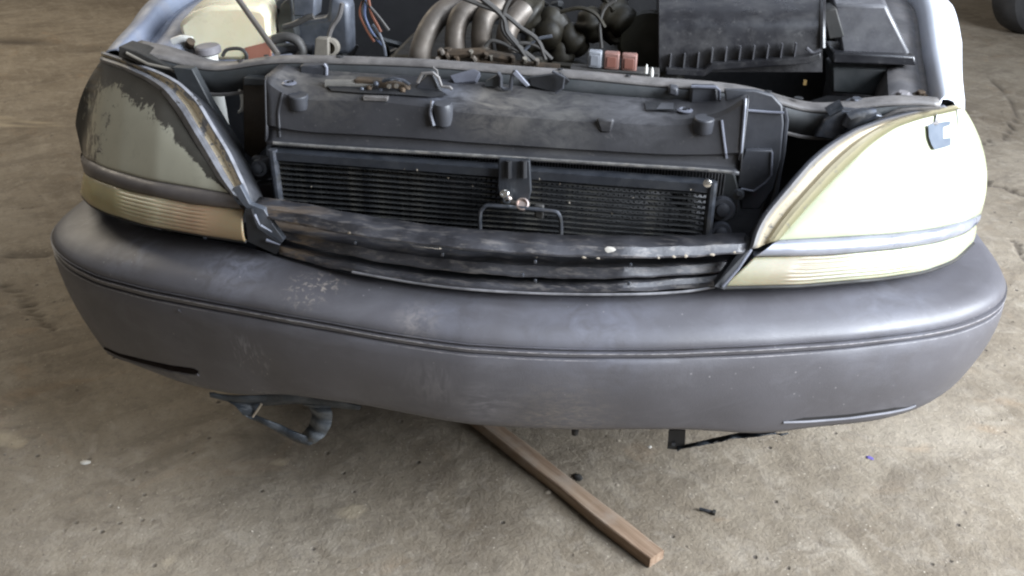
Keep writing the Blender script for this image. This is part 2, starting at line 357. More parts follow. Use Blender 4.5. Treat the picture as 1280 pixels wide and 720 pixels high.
for base, t0 in ((cup, 0), (clo, 0)):
    for dz, e in ((.0040, -.0045), (.0022, .0035), (-.0012, .0035), (-.0030, -.0050)): rows.append(row(base, base, 0, e, dz))
def belly(t): return row(clo, cbot, t, -.002-.012*math.sin(math.pi*t**.8)-.004*(1-t)**6)
rows += [belly(.06), belly(.15), belly(.3), belly(.45), belly(.6), belly(.75), belly(.87), belly(.95), cbot, row(cbot, cbot, 0, .012, -.006), row(cbot, cbot, 0, .03, -.004), row(cbot, cbot, 0, .10, .015)]
for k, r in enumerate(rows):                                           # soft dents of old plastic
    if 3 <= k <= 8 or k > 17: r[:, 1] += .0035*vnoise(r[:, 0], r[:, 2], 9, 12)


def bumper_mat():
    t = NT('grey_bumper_plastic')
    c = t.ramp(t.noise(4, 8, .62), [(.3, (.076, .073, .080)), (.7, (.098, .095, .106))])
    # old dirt in soft cloudy streaks
    c = t.mix(t.math('MULTIPLY', t.ramp(t.noise(9, 9, .72, stretch=(1, 1, 1.8), dist=.6), [(.50, 0), (.72, 1)]), .22), c, (.19, .19, .21))
    c = t.mix(t.math('MULTIPLY', t.ramp(t.noise(3.2, 6, .6, dist=1), [(.45, 0), (.75, 1)]), .25), c, (.045, .040, .038))
    def scuff(px, py, y, r, col, sc_, th, st=(1, 1, 1), k=.8):
        nonlocal c
        m_ = t.math('MULTIPLY', t.blob(A(px, py, y), r, .8), t.ramp(t.noise(sc_, 6, .65, stretch=st, dist=.8), [(th-(.0 if k > .61 else .10), 0), (th+(.09 if k > .61 else .22), 1)])); c = t.mix(t.math('MULTIPLY', m_, k), c, col)
    scuff(388, 365, .075, .055, (.30, .26, .22), 95, .53, k=.7); scuff(410, 355, .09, .04, (.33, .29, .25), 95, .54, k=.7)
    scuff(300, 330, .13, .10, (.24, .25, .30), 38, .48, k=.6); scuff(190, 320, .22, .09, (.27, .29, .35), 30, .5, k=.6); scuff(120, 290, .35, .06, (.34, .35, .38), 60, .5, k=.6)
    scuff(320, 435, .075, .055, (.34, .34, .36), 50, .52, (2.2, 2.2, .5), .7); scuff(298, 412, .085, .03, (.40, .40, .42), 50, .46, (2.2, 2.2, .4), .7)
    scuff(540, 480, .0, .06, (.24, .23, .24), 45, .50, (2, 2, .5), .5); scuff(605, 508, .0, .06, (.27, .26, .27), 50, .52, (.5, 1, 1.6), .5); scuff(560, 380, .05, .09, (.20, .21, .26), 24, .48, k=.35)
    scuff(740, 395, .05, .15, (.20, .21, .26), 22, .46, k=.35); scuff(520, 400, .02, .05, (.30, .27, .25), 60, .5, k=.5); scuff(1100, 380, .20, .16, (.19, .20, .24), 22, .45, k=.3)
    scuff(250, 455, .16, .08, (.20, .19, .18), 30, .5); scuff(700, 525, .03, .12, (.24, .21, .17), 60, .52, (1, 1, 3), .6); scuff(350, 490, .1, .05, (.32, .30, .27), 70, .5, (1, 1, 3))
    # fine nicks
    v = t.n('ShaderNodeTexVoronoi'); v.inputs['Scale'].default_value = 60; t.L(t.co.outputs['Object'], v.inputs['Vector'])
    f_ = t.math('MULTIPLY', t.ramp(v.outputs['Distance'], [(.05, 1), (.12, 0)]), t.ramp(t.noise(14, 3), [(.56, 0), (.62, 1)])); c = t.mix(t.math('MULTIPLY', f_, .6), c, (.34, .33, .33))
    t.col(c); rr = t.ramp(t.noise(11, 6, .6), [(.3, .40), (.7, .54)]); t.set(Roughness=rr, Specular_IOR_Level=.55)
    t.bump(t.math('ADD', t.noise(420, 2, .5), t.math('MULTIPLY', t.noise(24, 5, .6), 1.5)), .22, .0012); return t.m


bump = MB().sheet(rows).build('bumper', bumper_mat(), CAR, solid=.004, offset=0, ang=50)
BV = BVHTree.FromPolygons([Vector(p) for r in rows for p in r], grid_faces(NN, len(rows)))
def onb(px, py, lift=.001, bv=None):
    d = Vector(ray(px, py)).normalized(); h = (bv or BV).ray_cast(Vector(C), d)
    if h[0] is None:
        h = (bv or BV).find_nearest(Vector(C)+d*1.6)
    nrm = h[1] if h[1].dot(d) < 0 else -h[1]; return np.array(h[0]+nrm*lift)
DS = mat('slot_shade', (.004, .002, .002), (.008, .004, .004), .9); DS.node_tree.nodes['Principled BSDF'].inputs['Specular IOR Level'].default_value = .1
# corner slots: dark sheets laid on the bumper paint their inner shade; tube lips
sl = resample([(127, 432), (150, 443), (185, 452), (215, 459), (249, 464)], 26)
th = np.r_[0, np.linspace(1.5, 3.4, 23), 3, 1.2]
MB().sheet([[onb(a, b-h*1.1, .0025) for (a, b), h in zip(sl, th)], [onb(a, b, .0040) for (a, b) in sl], [onb(a, b+h*1.1, .0025) for (a, b), h in zip(sl, th)]]).build('corner_slot_shade', DS, bump, label='dark reddish sheet standing for the shaded corner slot')
MB().tube([onb(a, b+h+2.2, .001) for (a, b), h in zip(sl, th)], .0035, 8).build('slot_lip', bump.data.materials[0], bump)
s2 = resample([(978, 526), (1010, 525), (1060, 521), (1110, 514), (1135, 509), (1143, 505)], 26)
MB().sheet([[onb(a, b-4.2*min(1, k/4, (25-k)/4), .0022) for k, (a, b) in enumerate(s2)], [onb(a, b-1.0, .0026) for (a, b) in s2]]).build('corner_slot_shade', M['black'], bump)
MB().tube([onb(a, b+.6, .0025) for (a, b) in s2], .0024, 8).build('slot_lip', mat('pale_grey_lip', (.12, .12, .135), (.2, .2, .22), .5), bump, label='pale lip of the corner slot')  # lip paler than the bumper around it
def dab(px, py, r, m, name='paint_chip', parent=bump, bv=None, lift=.0006):
    ks = 9; c = onb(px, py, lift+.0012, bv); ring = []
    for k in range(ks):
        q = r*(.6+.7*random.random()); ring.append(onb(px+q*math.cos(k*2*math.pi/ks), py+q*.75*math.sin(k*2*math.pi/ks), lift, bv))
    MB().add([c]+ring, [(0, 1+k, 1+(k+1) % ks) for k in range(ks)]).build(name, m, parent)
M['bluedab'] = mat('pale_blue_paint_speck', (.38, .62, .66), (.5, .72, .76), .5)
for px, py, r in ((801, 400, 2.8), (768, 404, 2), (753, 398, 1.5), (882, 390, 1.8)): dab(px, py, r, M['bluedab'])
for px, py, r in ((566, 411, 2.6), (667, 451, 2)): dab(px, py, r, M['rubber'])
M['line'] = mat('rubbed_moulding_edge', (.14, .135, .145), (.42, .40, .40), .5, scale=90)
for base, dz, q in ((cup, -.0035, .0011), (clo, -.0040, .0014)):
    ln2 = row(base, base, 0, -.0060, dz); MB().tube(ln2[14:-14], q, 5, cap=False).build('moulding_line', M['line'], bump)
# crossmember and dark underside behind the bumper
MB().box((0, .33, .47), (1.35, .06, .10)).build('crossmember', M['tieface'], CAR, bevel=.01)
MB().add([(-.55, .24, .43), (-.3, .16, .43), (.3, .16, .43), (.55, .24, .43), (.82, 1.2, .36), (-.82, 1.2, .36)], [(0, 1, 2, 3, 4, 5)]).build('under_tray', M['black'], CAR, solid=.004)

# ------------------------------------------------------------------ headlights
gX = np.array([0, .40, .50, .60, .70, .775, .83, .867, .885, .893, .893]); gY = np.array([.11, .140, .165, .200, .255, .312, .375, .44, .52, .70, 1.2])
def SH(off=0, k=.62):
    return lambda x, z: np.interp(np.abs(x), gX, gY)+k*(z-.70)+off
def loftS(curves, S, n, m, lift=None):
    """curves: 2 or 3 traced lines; fills the surface between them; returns rows of points and uv"""
    q = [resample(c, n) for c in curves]; R = []; UV = []
    for j in range(m):
        v = j/(m-1)
        if len(q) == 2: r = q[0]*(1-v)+q[1]*v
        else: r = q[0]*(1-v)*(1-2*v)+q[1]*4*v*(1-v)+q[2]*v*(2*v-1)
        pts = []
        for i_, p in enumerate(r):
            h = hitS(p[0], p[1], S); u = i_/(n-1)
            if lift: h = h-np.array([0, .8, -.35])*lift(u, v)
            pts.append(h); UV.append((u, v))
        R.append(np.array(pts))
    for R_ in R:
        for _ in range(2): R_[1:-1] = (R_[:-2]+2*R_[1:-1]+R_[2:])/4
    return R, UV


def lens_mat(name, base, painted):
    t = NT(name); O = t.co.outputs['Object']
    c = t.ramp(t.noise(6, 6, .6), [(.3, base), (.7, tuple(x*1.22 for x in base))])
    c = t.mix(t.math('MULTIPLY', t.ramp(t.noise(30, 5, .7), [(.55, 0), (.7, 1)]), .22), c, tuple(x*.6 for x in base))
    rough = .38
    if painted:
        uv = t.co.outputs['UV']; sx = t.n('ShaderNodeSeparateXYZ'); t.L(uv, sx.inputs[0]); u, v = sx.outputs[0], sx.outputs[1]
        # coat of black paint left in a wide band along the inner edge and down the outer side, flaked off elsewhere
        nz = t.math('SUBTRACT', t.noise(34, 10, .82, dist=.8), .5); nz2 = t.math('SUBTRACT', t.noise(9, 5, .6), .5)
        e1 = t.math('SUBTRACT', v, t.math('ADD', .70, t.math('MULTIPLY', t.math('MAXIMUM', t.math('SUBTRACT', .60, u), 0), -.95)))
        e2 = t.math('SUBTRACT', u, .86)
        e3 = t.math('SUBTRACT', t.math('MULTIPLY', t.math('ADD', u, v), .5), .80)
        mx = t.math('MAXIMUM', t.math('MAXIMUM', e1, e2), e3)
        f_ = t.math('ADD', mx, t.math('ADD', t.math('MULTIPLY', nz, .85), t.math('MULTIPLY', nz2, .55)))
        mk = t.ramp(f_, [(.0, 0), (.016, 1)])
        dark = t.ramp(t.noise(14, 6, .6), [(.3, (.042, .040, .034)), (.7, (.072, .068, .058))])
        c = t.mix(mk, c, dark); t.bump(mk, .6, .0014)
    t.col(c); t.set(Roughness=rough, Coat_Weight=.25, Coat_Roughness=.25); return t.m


def signal_mat(name, pale):
    t = NT(name); k = 1.45 if pale else 1
    sx = t.n('ShaderNodeSeparateXYZ'); t.L(t.co.outputs['UV'], sx.inputs[0]); u = sx.outputs[0]
    cl = [(.02, (.24, .18, .10)), (.30, (.32, .21, .13)), (.50, (.38, .32, .21)), (.70, (.38, .33, .20)), (.78, (.27, .23, .11)), (1, (.36, .29, .12))]
    if pale: cl = [(.0, (.23, .215, .14)), (.25, (.25, .21, .145)), (.40, (.27, .26, .18)), (.70, (.28, .28, .19)), (.78, (.36, .36, .27)), (1, (.30, .31, .21))]
    c = t.ramp(t.math('ADD', u, t.math('MULTIPLY', t.math('SUBTRACT', t.noise(14, 4), .5), .12)), cl)
    c = t.mix(t.math('MULTIPLY', t.ramp(t.noise(20, 6, .7), [(.48, 0), (.7, 1)]), .35), c, (.20, .16, .09) if not pale else (.36, .33, .22))
    t.col(c); t.set(Roughness=.38, Coat_Weight=.3, Coat_Roughness=.2, Subsurface_Weight=.2, Subsurface_Scale=.02); return t.m


HL = {}
def headlight(side, bottom, mid, top, band_b, amber_b, rim, lensm, sigm, bandm, rimm, label):
    # housing: dark bowl behind the lens
    R0, UV0 = loftS([bottom, mid, top], SH(), 64, 44, lambda u, v: .012*math.sin(math.pi*min(1, u*1.05))*math.sin(math.pi*v)**.7)
    house = MB().sheet([r+np.array([0, .035, -.012]) for r in R0[::4]]+[R0[-1]+np.array([0, .16, -.06])]).build('headlight', M['black'], CAR, solid=.004, label=label)
    ln_ = MB().sheet(R0).build('lens', lensm, house, solid=.004, ang=60); uvset(ln_, UV0)
    q = resample(rim, 60)
    topq = resample(top, 60); RR = []
    for j, (t_, o_, l_) in enumerate(((0, .004, 0), (.06, -.004, 0), (.22, -.010, 0), (.32, -.008, 0), (.40, -.002, 0), (.46, .001, 0), (.74, .002, 0), (.80, -.004, 0), (.92, -.008, 0), (1, -.004, 0), (1, .02, -.012), (1.05, .06, -.04))):
        r = topq*(1-t_)+q*t_
        RR.append(np.array([hitS(p[0], p[1], SH(o_ if j < 10 else -.004)) for p in r])+np.array([0, max(o_, 0) if j > 9 else 0, l_]))
    rm = MB().sheet(RR[:10]).build('rim', rimm, house, solid=.003, ang=40); uvset(rm, [(i_/59, j/11) for j in range(10) for i_ in range(60)])
    MB().sheet([RR[9]+np.array([0, .001, -.001])]+RR[10:]).build('rim_side', M['innerdark'], house, solid=.002)
    RB, UB = loftS([bottom, band_b], SH(), 60, 12, lambda u, v: -.002+.012*math.sin(math.pi*min(max(v, .0), 1))**.5)
    RB = [RB[0]+np.array([0, .02, 0])]+RB+[RB[-1]+np.array([0, .02, 0])]
    MB().sheet(RB).build('band', bandm, house, ang=50)
    RS, US = loftS([band_b, amber_b], SH(.004), 90, 52, lambda u, v: -.001+.010*math.sin(math.pi*v)**.6+(.0007*math.sin(v*2*math.pi*7.5) if .22 < u < .72 else 0))
    sg = MB().sheet(RS).build('turn_signal', sigm, house, solid=.003, ang=60); uvset(sg, US)
    rb = [hitS(p[0], p[1]+1.5, SH(.008)) for p in resample(amber_b, 50)]
    MB().tube(rb, .0035, 8).build('gasket', M['rubber'], house)
    back = [hitS(p[0], p[1], SH(.010)) for p in resample(amber_b, 40)]
    MB().sheet([back, [p+np.array([0, .09, -.03]) for p in back]]).build('housing_skirt', M['black'], house, solid=.003)
    HL[side] = (BVHTree.FromPolygons([Vector(p) for r in R0 for p in r], grid_faces(64, 44)), house)


def rim_mat():
    t = NT('peeling_rim'); sx = t.n('ShaderNodeSeparateXYZ'); t.L(t.co.outputs['UV'], sx.inputs[0]); v = sx.outputs[1]; u = sx.outputs[0]
    g = t.ramp(t.noise(30, 6, .6), [(.3, (.13, .13, .14)), (.7, (.27, .275, .30))])
    pm = t.math('MULTIPLY', t.math('GREATER_THAN', v, .36), t.math('LESS_THAN', v, .70))
    pk = t.ramp(t.math('ADD', t.noise(42, 7, .7), t.math('MULTIPLY', v, -.25)), [(.30, 0), (.33, 1)])
    c = t.mix(t.math('MULTIPLY', pm, pk), g, (.62, .53, .38))
    c = t.mix(t.ramp(t.noise(55, 5, .7), [(.60, 0), (.66, 1)]), c, (.04, .038, .034)); t.col(c); t.set(Roughness=.5); t.bump(t.noise(60, 5), .3, .001); return t.m


def rimR():
    t = NT('yellowed_rim'); sx = t.n('ShaderNodeSeparateXYZ'); t.L(t.co.outputs['UV'], sx.inputs[0]); v = sx.outputs[1]
    v2 = t.math('ADD', v, t.math('MULTIPLY', t.math('SUBTRACT', t.noise(40, 5), .5), .08))
    c = t.ramp(v2, [(.0, (.30, .29, .16)), (.08, (.13, .12, .06)), (.22, (.24, .21, .13)), (.34, (.36, .31, .21)), (.60, (.40, .34, .24)), (.68, (.14, .13, .12)), (.80, (.13, .14, .17)), (1, (.10, .11, .14))])
    c = t.mix(t.ramp(t.noise(60, 6, .7), [(.58, 0), (.68, 1)]), c, (.10, .095, .085)); t.col(c); t.set(Roughness=.5); t.bump(t.noise(60, 5), .3, .001); return t.m


headlight('L', [(290, 242), (240, 234), (185, 225), (135, 211), (110, 200), (97, 190)], [(290, 242), (255, 205), (215, 172), (170, 150), (130, 138), (98, 132)],
          [(290, 242), (272, 222), (250, 187), (222, 140), (202, 113), (183, 99), (154, 85), (126, 76)],
          [(306, 263), (240, 256), (160, 239), (112, 222), (99, 214)], [(307, 300), (260, 293), (185, 280), (135, 265), (112, 254), (104, 244)],
          [(313, 262), (310, 240), (287, 190), (268, 160), (249, 127), (225, 104), (202, 92), (159, 76), (128, 66)],
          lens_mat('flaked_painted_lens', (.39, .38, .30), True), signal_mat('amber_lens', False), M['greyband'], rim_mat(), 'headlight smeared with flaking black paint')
headlight('R', [(972, 300), (1040, 297), (1120, 292), (1172, 285), (1208, 276), (1226, 268)], [(972, 300), (1040, 262), (1085, 240), (1130, 220), (1185, 205), (1232, 200)],
          [(972, 300), (1000, 268), (1030, 235), (1060, 205), (1090, 177), (1120, 157), (1150, 147), (1204, 134)],
          [(943, 321), (1034, 319), (1120, 311), (1172, 303), (1207, 292), (1220, 281)], [(904, 358), (999, 356), (1103, 347), (1155, 339), (1193, 325), (1216, 303)],
          [(938, 312), (943, 290), (954, 269), (1009, 203), (1034, 182), (1068, 162), (1103, 150), (1138, 141), (1180, 133)],
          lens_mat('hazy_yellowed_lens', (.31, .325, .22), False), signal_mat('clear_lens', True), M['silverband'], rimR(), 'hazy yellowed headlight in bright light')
# torn sticker on the bright lens
bvR, hR = HL['R']
def drape(poly, bv, name, m, parent, lift=.005):
    bm = bmesh.new(); fcs = bm.faces.new([bm.verts.new((a, b, 0)) for a, b in poly]); bmesh.ops.triangulate(bm, faces=bm.faces); bmesh.ops.subdivide_edges(bm, edges=bm.edges, cuts=2, use_grid_fill=True)
    for v in bm.verts: v.co = Vector(onb(v.co.x, v.co.y, lift, bv))
    me = bpy.data.meshes.new(name); bm.to_mesh(me); bm.free(); me.materials.append(m); o = bpy.data.objects.new(name, me); COL.objects.link(o); o.parent = parent; return o
drape([(1157, 157), (1170, 154), (1185, 152), (1184, 157), (1176, 160), (1166, 163), (1166, 176), (1176, 174), (1185, 173), (1185, 182), (1177, 185), (1165, 188), (1161, 181), (1158, 172)], bvR, 'torn_sticker', mat('blue_sticker_remains', (.07, .085, .11), (.10, .12, .15), .8), hR)

# ------------------------------------------------------------------ wings (fenders)
def rayF(px, py, f, lo=.9, hi=4.5): 
    d = ray(px, py); d = d/np.linalg.norm(d); t = np.linspace(lo, hi, 600); p = C+d*t[:, None]; g = f(p); k = np.where((g[:-1] > 0) & (g[1:] <= 0))[0][0]; a = g[k]/(g[k]-g[k+1]); return p[k]*(1-a)+p[k+1]*a
fz = lambda p: p[:, 2]-(.880+.10*(p[:, 1]-.36))
WP = 1
def wing(s, edge, label):
    e = [rayF(a, b, fz) for a, b in edge]; d = e[-1]-e[-2]; d /= np.linalg.norm(d); dd = np.array([s*.03, 1, .07])
    while e[-1][1] < 1.55: e.append(e[-1]+dd*.14)
    e = smoothcurve(e, 60); prof = [(-.012, -.030), (-.003, -.006), (.0, .0), (.012, .003), (.030, .001), (.050, -.004), (.066, -.016), (.080, -.050), (.095, -.11), (.112, -.17), (.122, -.25), (.122, -.33), (.112, -.41), (.105, -.48)]
    R = []
    for j, (a, b) in enumerate(prof):
        y0 = max(0, -b-.01)*.22; r = e.copy(); y = r[:, 1]; k = np.clip((y-y[0])/.5, 0, 1)
        r[:, 0] += s*a*(.62+.38*k); r[:, 1] += y0*(1-k)*.9; r[:, 2] += b
        r[:, 0] = np.where(s*r[:, 0] > .925, s*.925, r[:, 0]); r[:, 1] = np.maximum(r[:, 1], SH(-.004)(np.minimum(np.abs(r[:, 0]), .872), r[:, 2])); R.append(r)
    w_ = MB().sheet(R).build('front_wing', M['paint'] if s > 0 else M['shadedpaint'], CAR, solid=.002, offset=-1, ang=60, label=label)
    # inner rail: gutter step then wall down into the bay
    R2 = []
    for a, b in ((-.002, -.028), (-.020, -.032), (-.028, -.026), (-.060, -.022), (-.080, -.030), (-.092, -.06), (-.10, -.16), (-.11, -.40)):
        r = e.copy(); r[:, 0] += s*a; r[:, 2] += b; R2.append(r)
    MB().sheet(R2).build('inner_wing', M['inner'] if s < 0 else M['inner_right'], CAR, solid=.002)
    return e
eR = wing(1, [(1180, 134), (1172, 95), (1165, 55), (1156, 0)], 'brightly lit right wing edge')
eL = wing(-1, [(150, 64), (166, 46), (186, 26), (208, 0)], 'blue grey left wing edge')

# ------------------------------------------------------------------ upper tie bar
TB = [(152, 62), (190, 67), (216, 72), (245, 82), (262, 85), (290, 82), (318, 76), (345, 73), (400, 74), (470, 76), (540, 79), (600, 84), (660, 89), (720, 93), (780, 99), (820, 103), (880, 107), (935, 113), (975, 125), (1010, 136), (1040, 137), (1070, 131), (1110, 126), (1150, 125), (1176, 128)]
tb = resample(TB, 120); yf = .36
def tierow(dpy, y): return np.array([A(a, b+dpy, y) for a, b in tb])
f0 = np.array([A(a, b, yf+.0) for a, b in tb])                       # front top edge of the flange
wid = np.interp(tb[:, 0], [150, 230, 300, 500, 900, 1020, 1060, 1170], [.075, .05, .030, .028, .034, .036, .034, .030])
R = [f0+np.array([0, 0, -.050]), f0+np.array([0, 0, -.006]), f0+np.array([0, .002, 0]), f0+np.stack([0*wid, wid*.5, 0*wid+.002], 1), f0+np.stack([0*wid, wid, 0*wid], 1), f0+np.stack([0*wid, wid, 0*wid-.045], 1)]
R[1][:, 1] -= .004; R[0][:, 1] += .002
drop = np.interp(tb[:, 0], [150, 200, 1070, 1125, 1180], [.012, .05, .05, .014, .006]); R[0][:, 2] = f0[:, 2]-drop; R[5][:, 2] = f0[:, 2]-drop*.9
tie = MB().sheet([R[1], R[2], R[3], R[4], R[5]]).build('upper_tie_bar', M['tie'], CAR, solid=.002, ang=40)
MB().sheet([R[0], R[1]+np.array([0, .001, -.002])]).build('tie_bar_face', M['tieface'], tie, solid=.002)  # darker than the lit flange: the front's shade is put into its colour
low = np.array([p+np.array([0, -.004, -.002]) for p in R[0]])
MB().tube(low, .0035, 6).build('tie_bar_hem', M['tie'], tie)
for px, py, r in ((425, 74, .004), (300, 79, .0035), (333, 73, .003), (960, 118, .004), (998, 126, .005), (785, 98, .003), (700, 90, .003)):
    c = A(px, py-1.5, yf+.014); MB().lathe(c+np.array([0, 0, .0025]), [(r*1.6, 0), (r*1.6, .0012), (r*.6, .0012)], n=12).build('hole', M['black'], tie)
def bolt(c, r=.009, m=None, parent=CAR, ax=(0, -.15, 1)):
    m = m or M['rust']; b_ = MB().lathe(c, [(r*1.7, 0), (r*1.7, .002), (r*1.2, .003)], ax, 18).build('bolt', m, parent)
    MB().lathe(np.array(c)+np.array([0, 0, .003]), [(r, 0), (r, .005), (r*.8, .0065)], ax, 6).build('bolt_head', m, b_, ang=20); return b_
bolt(A(231, 78, .385), .010); bolt(A(1070, 129, .385), .010, M['steelbar']); bolt(A(1128, 121, .42), .011, M['capgrey'])
bolt(A(1150, 120, .46), .008, M['rust'])
# left corner bracket going down from the tie bar (headlight mount) and black seal wedge
W = lambda pts, y: [A(a, b, y) for a, b in pts]
MB().prism(W([(215, 84), (240, 86), (262, 128), (300, 190), (312, 255), (296, 250), (262, 170), (228, 118)], .33), (0, .02, 0)).build('headlight_bracket', M['tieface'], CAR, bevel=.002)
MB().prism(W([(148, 58), (170, 64), (208, 82), (228, 90), (234, 106), (222, 103), (196, 90), (160, 74), (148, 72)], .345), (0, .05, 0)).build('corner_seal', M['rubber'], CAR, bevel=.002)
MB().tube([A(a, b, .342) for a, b in ((158, 66), (185, 80), (212, 86), (228, 96), (231, 106))], .0028, 6).build('seal_edge', M['seal'], CAR)
MB().prism(W([(1030, 150), (1052, 138), (1090, 140), (1105, 146), (1065, 160), (1040, 175), (1018, 172)], .34), (0, .03, 0)).build('headlight_bracket', M['steelbar'], CAR, bevel=.003)
MB().tube([A(a, b, .335) for a, b in ((1058, 158), (1064, 149), (1078, 143), (1095, 139))], [.010, .014, .012, .006], 10).build('bracket_arm', M['steelbar'], CAR)
MB().tube([A(a, b, .345) for a, b in ((1034, 140), (1040, 136), (1052, 130))], .009, 8).build('weld_tab', M['steelbar'], CAR)
# rounded back edges of the opening behind each lamp
MB().tube([A(a, b, .33) for a, b in ((980, 135), (983, 150), (979, 190), (970, 240), (960, 268))], .004, 6).build('duct_edge', M['duct'], CAR)

# ------------------------------------------------------------------ radiator cover
FT = [(333, 96), (352, 113), (385, 121), (420, 120), (455, 121), (500, 124), (545, 130), (580, 136), (650, 141), (720, 146), (790, 149), (835, 152), (870, 149), (905, 141), (934, 121)]
BKp = [(352, 80), (375, 86), (410, 88), (450, 91), (500, 94), (560, 99), (620, 104), (690, 112), (760, 119), (830, 124), (880, 124), (932, 117)]
LPp = [(334, 176), (400, 181), (480, 186), (560, 190), (640, 195), (720, 200), (800, 205), (870, 209), (924, 214)]
n_ = 70; ft = resample(FT, n_); bk = resample(BKp, n_); lp = resample(LPp, n_)
yF, yB, yL = .262, .352, .238
rB = np.array([A(a, b, yB) for a, b in bk]); rF = np.array([A(a, b, yF) for a, b in ft]); rL = np.array([A(a, b, yL) for a, b in lp])
rF2 = rF+np.array([0, -.005, -.006])
def bend(t): 
    r = rF2*(1-t)+rL*t; return r
band = rL*.82+rF2*.18
rows_c = [rB+np.array([0, 0, -.03]), rB, rB*.5+rF*.5+np.array([0, 0, .001]), rF+np.array([0, .004, .0005]), rF2, bend(.25), bend(.5), bend(.72), bend(.78)+np.array([0, .008, 0]), bend(.9)+np.array([0, .007, 0]), bend(.96)+np.array([0, .004, 0]), rL+np.array([0, -.004, 0]), rL+np.array([0, -.006, -.005]), rL+np.array([0, .02, -.008])]
cover = MB().sheet(rows_c).build('radiator_cover', M['cover'], CAR, solid=.003, ang=28)
BC = BVHTree.FromPolygons([Vector(p) for r in rows_c for p in r], grid_faces(n_, len(rows_c)))
MB().tube(np.array([p+np.array([0, -.005, -.001]) for p in rL[1:-1]]), .0028, 6).build('cover_lip', mat('worn_cover_lip', (.06, .06, .062), (.18, .175, .165), .5, scale=60, dust=.5), cover)
# side cheeks
for s, k in ((-1, 0), (1, n_-1)):
    MB().add([r[k] for r in (rows_c[1], rows_c[3], rows_c[4], rows_c[7], rows_c[11])]+[rL[k]+np.array([0, .10, .0]), rB[k]+np.array([0, 0, -.06])], [(0, 1, 2, 3, 4, 5, 6)]).build('cover_cheek', M['cover'], cover, solid=.003)
# raised ribs on the right end of the cover
def rib(pts, r, m, name='rib', parent=cover, lift=.001, bv=None):
    return MB().tube([onb(a, b, lift, bv or BC) for a, b in resample(pts, 14)], r, 6).build(name, m, parent)
M['edge'] = mat('rubbed_plastic_edge', (.10, .105, .13), (.20, .21, .25), .35)
rib([(902, 150), (905, 175), (908, 198)], .0022, M['edge']); rib([(932, 124), (929, 160), (925, 206)], .0026, M['edge'])
rib([(353, 116), (348, 140), (350, 172)], .0022, M['cover'])
# round plugs
for px, py in ((373, 124), (880, 153)):
    c = onb(px, py, 0, BC); MB().lathe(c+np.array([0, .004, -.016]), [(.0160, 0), (.0170, .002), (.0165, .022), (.015, .024)], (0, -.12, 1), 20).build('plug', M['duct'], cover)
for px, py in ((361, 107), (856, 141)):
    c = onb(px, py-2, .001, BC); MB().lathe(c, [(.0135, 0), (.0135, .0015), (.009, .0035), (.009, .0015), (.0045, .0012)], (0, 0, 1), 20).build('screw_washer', M['edge'], cover)
    MB().lathe(c+np.array([0, 0, .002]), [(.004, 0), (.004, .002)], (0, 0, 1), 6).build('screw', M['black'], cover)
# raised blocks at the back edge
for poly in ([(374, 82), (406, 82), (407, 103), (374, 101)], [(864, 108), (896, 109), (898, 132), (862, 130)], [(836, 108), (848, 110), (848, 121), (835, 119)]):
    MB().prism(W(poly, .335), (0, .022, 0)).build('cover_block', M['duct'], cover, bevel=.004)
MB().tube(W([(405, 80), (408, 84), (408, 103)], .336), .003, 6).build('block_edge', M['edge'], cover)
MB().tube(W([(864, 108), (895, 109), (899, 113), (899, 131)], .333), .0026, 6).build('block_edge', M['edge'], cover)
# latch opening left of centre: black patch paints its shade, rusty latch on top
def patch(poly, name, m, lift, parent=cover): return drape(poly, BC, name, m, parent, lift)
patch([(408, 108), (420, 104), (470, 106), (520, 108), (545, 112), (560, 122), (540, 124), (500, 121), (455, 119), (415, 116)], 'latch_opening_shade', M['black'], .0042)
lt = W([(408, 106), (440, 106), (468, 107)], .298)
MB().tube(lt, [.0095, .0095, .0095], 12).build('latch_sleeve', mat('dusty_sleeve', (.12, .115, .105), (.2, .19, .17), .6, dust=.4), cover)
MB().prism(W([(441, 100), (458, 100), (486, 103), (506, 106), (514, 113), (506, 119), (470, 119), (446, 116)], .290), (0, .025, 0)).build('latch_body', M['rust'], cover, bevel=.003)
MB().tube(W([(478, 101), (492, 98), (505, 101), (512, 106)], .286), .0032, 8).build('latch_spring', M['steelbar'], cover)
for px, py in ((487, 108), (496, 107.5)): MB().lathe(A(px, py, .280), [(.0045, 0), (.004, .004), (.001, .005)], (0, -1, .3), 12).build('latch_pin', M['bright'], cover)
for px, py in ((462, 110), (476, 114), (504, 113), (470, 105), (452, 112)): MB().lathe(A(px, py, .284), [(.0055, 0), (.004, .005), (.002, .006)], (random.uniform(-.6, .6), -1, .5), 7).build('latch_rivet', (M['rust'], M['black'], M['steelbar'])[int(px) % 3], cover)
MB().prism(W([(453, 121), (484, 122), (484, 127), (454, 126)], .256), (0, .012, 0)).build('latch_tab', M['tie'], cover, bevel=.001)
MB().prism(W([(520, 107), (535, 92), (541, 92), (549, 110), (553, 116), (518, 114)], .30), (0, .02, 0)).build('latch_guide', M['duct'], cover, bevel=.002)
MB().tube(W([(522, 103), (528, 92), (541, 91), (548, 97), (552, 108), (562, 109), (565, 112)], .296), .003, 6).build('latch_rod', M['tie'], cover)
MB().prism(W([(562, 94), (592, 86), (600, 90), (594, 101), (568, 104)], .338), (0, .012, -.01)).build('cover_flap', M['edge'], cover, bevel=.001)
MB().tube(W([(541, 84), (546, 88), (547, 94)], .345), .002, 6).build('clip', M['tie'], cover)
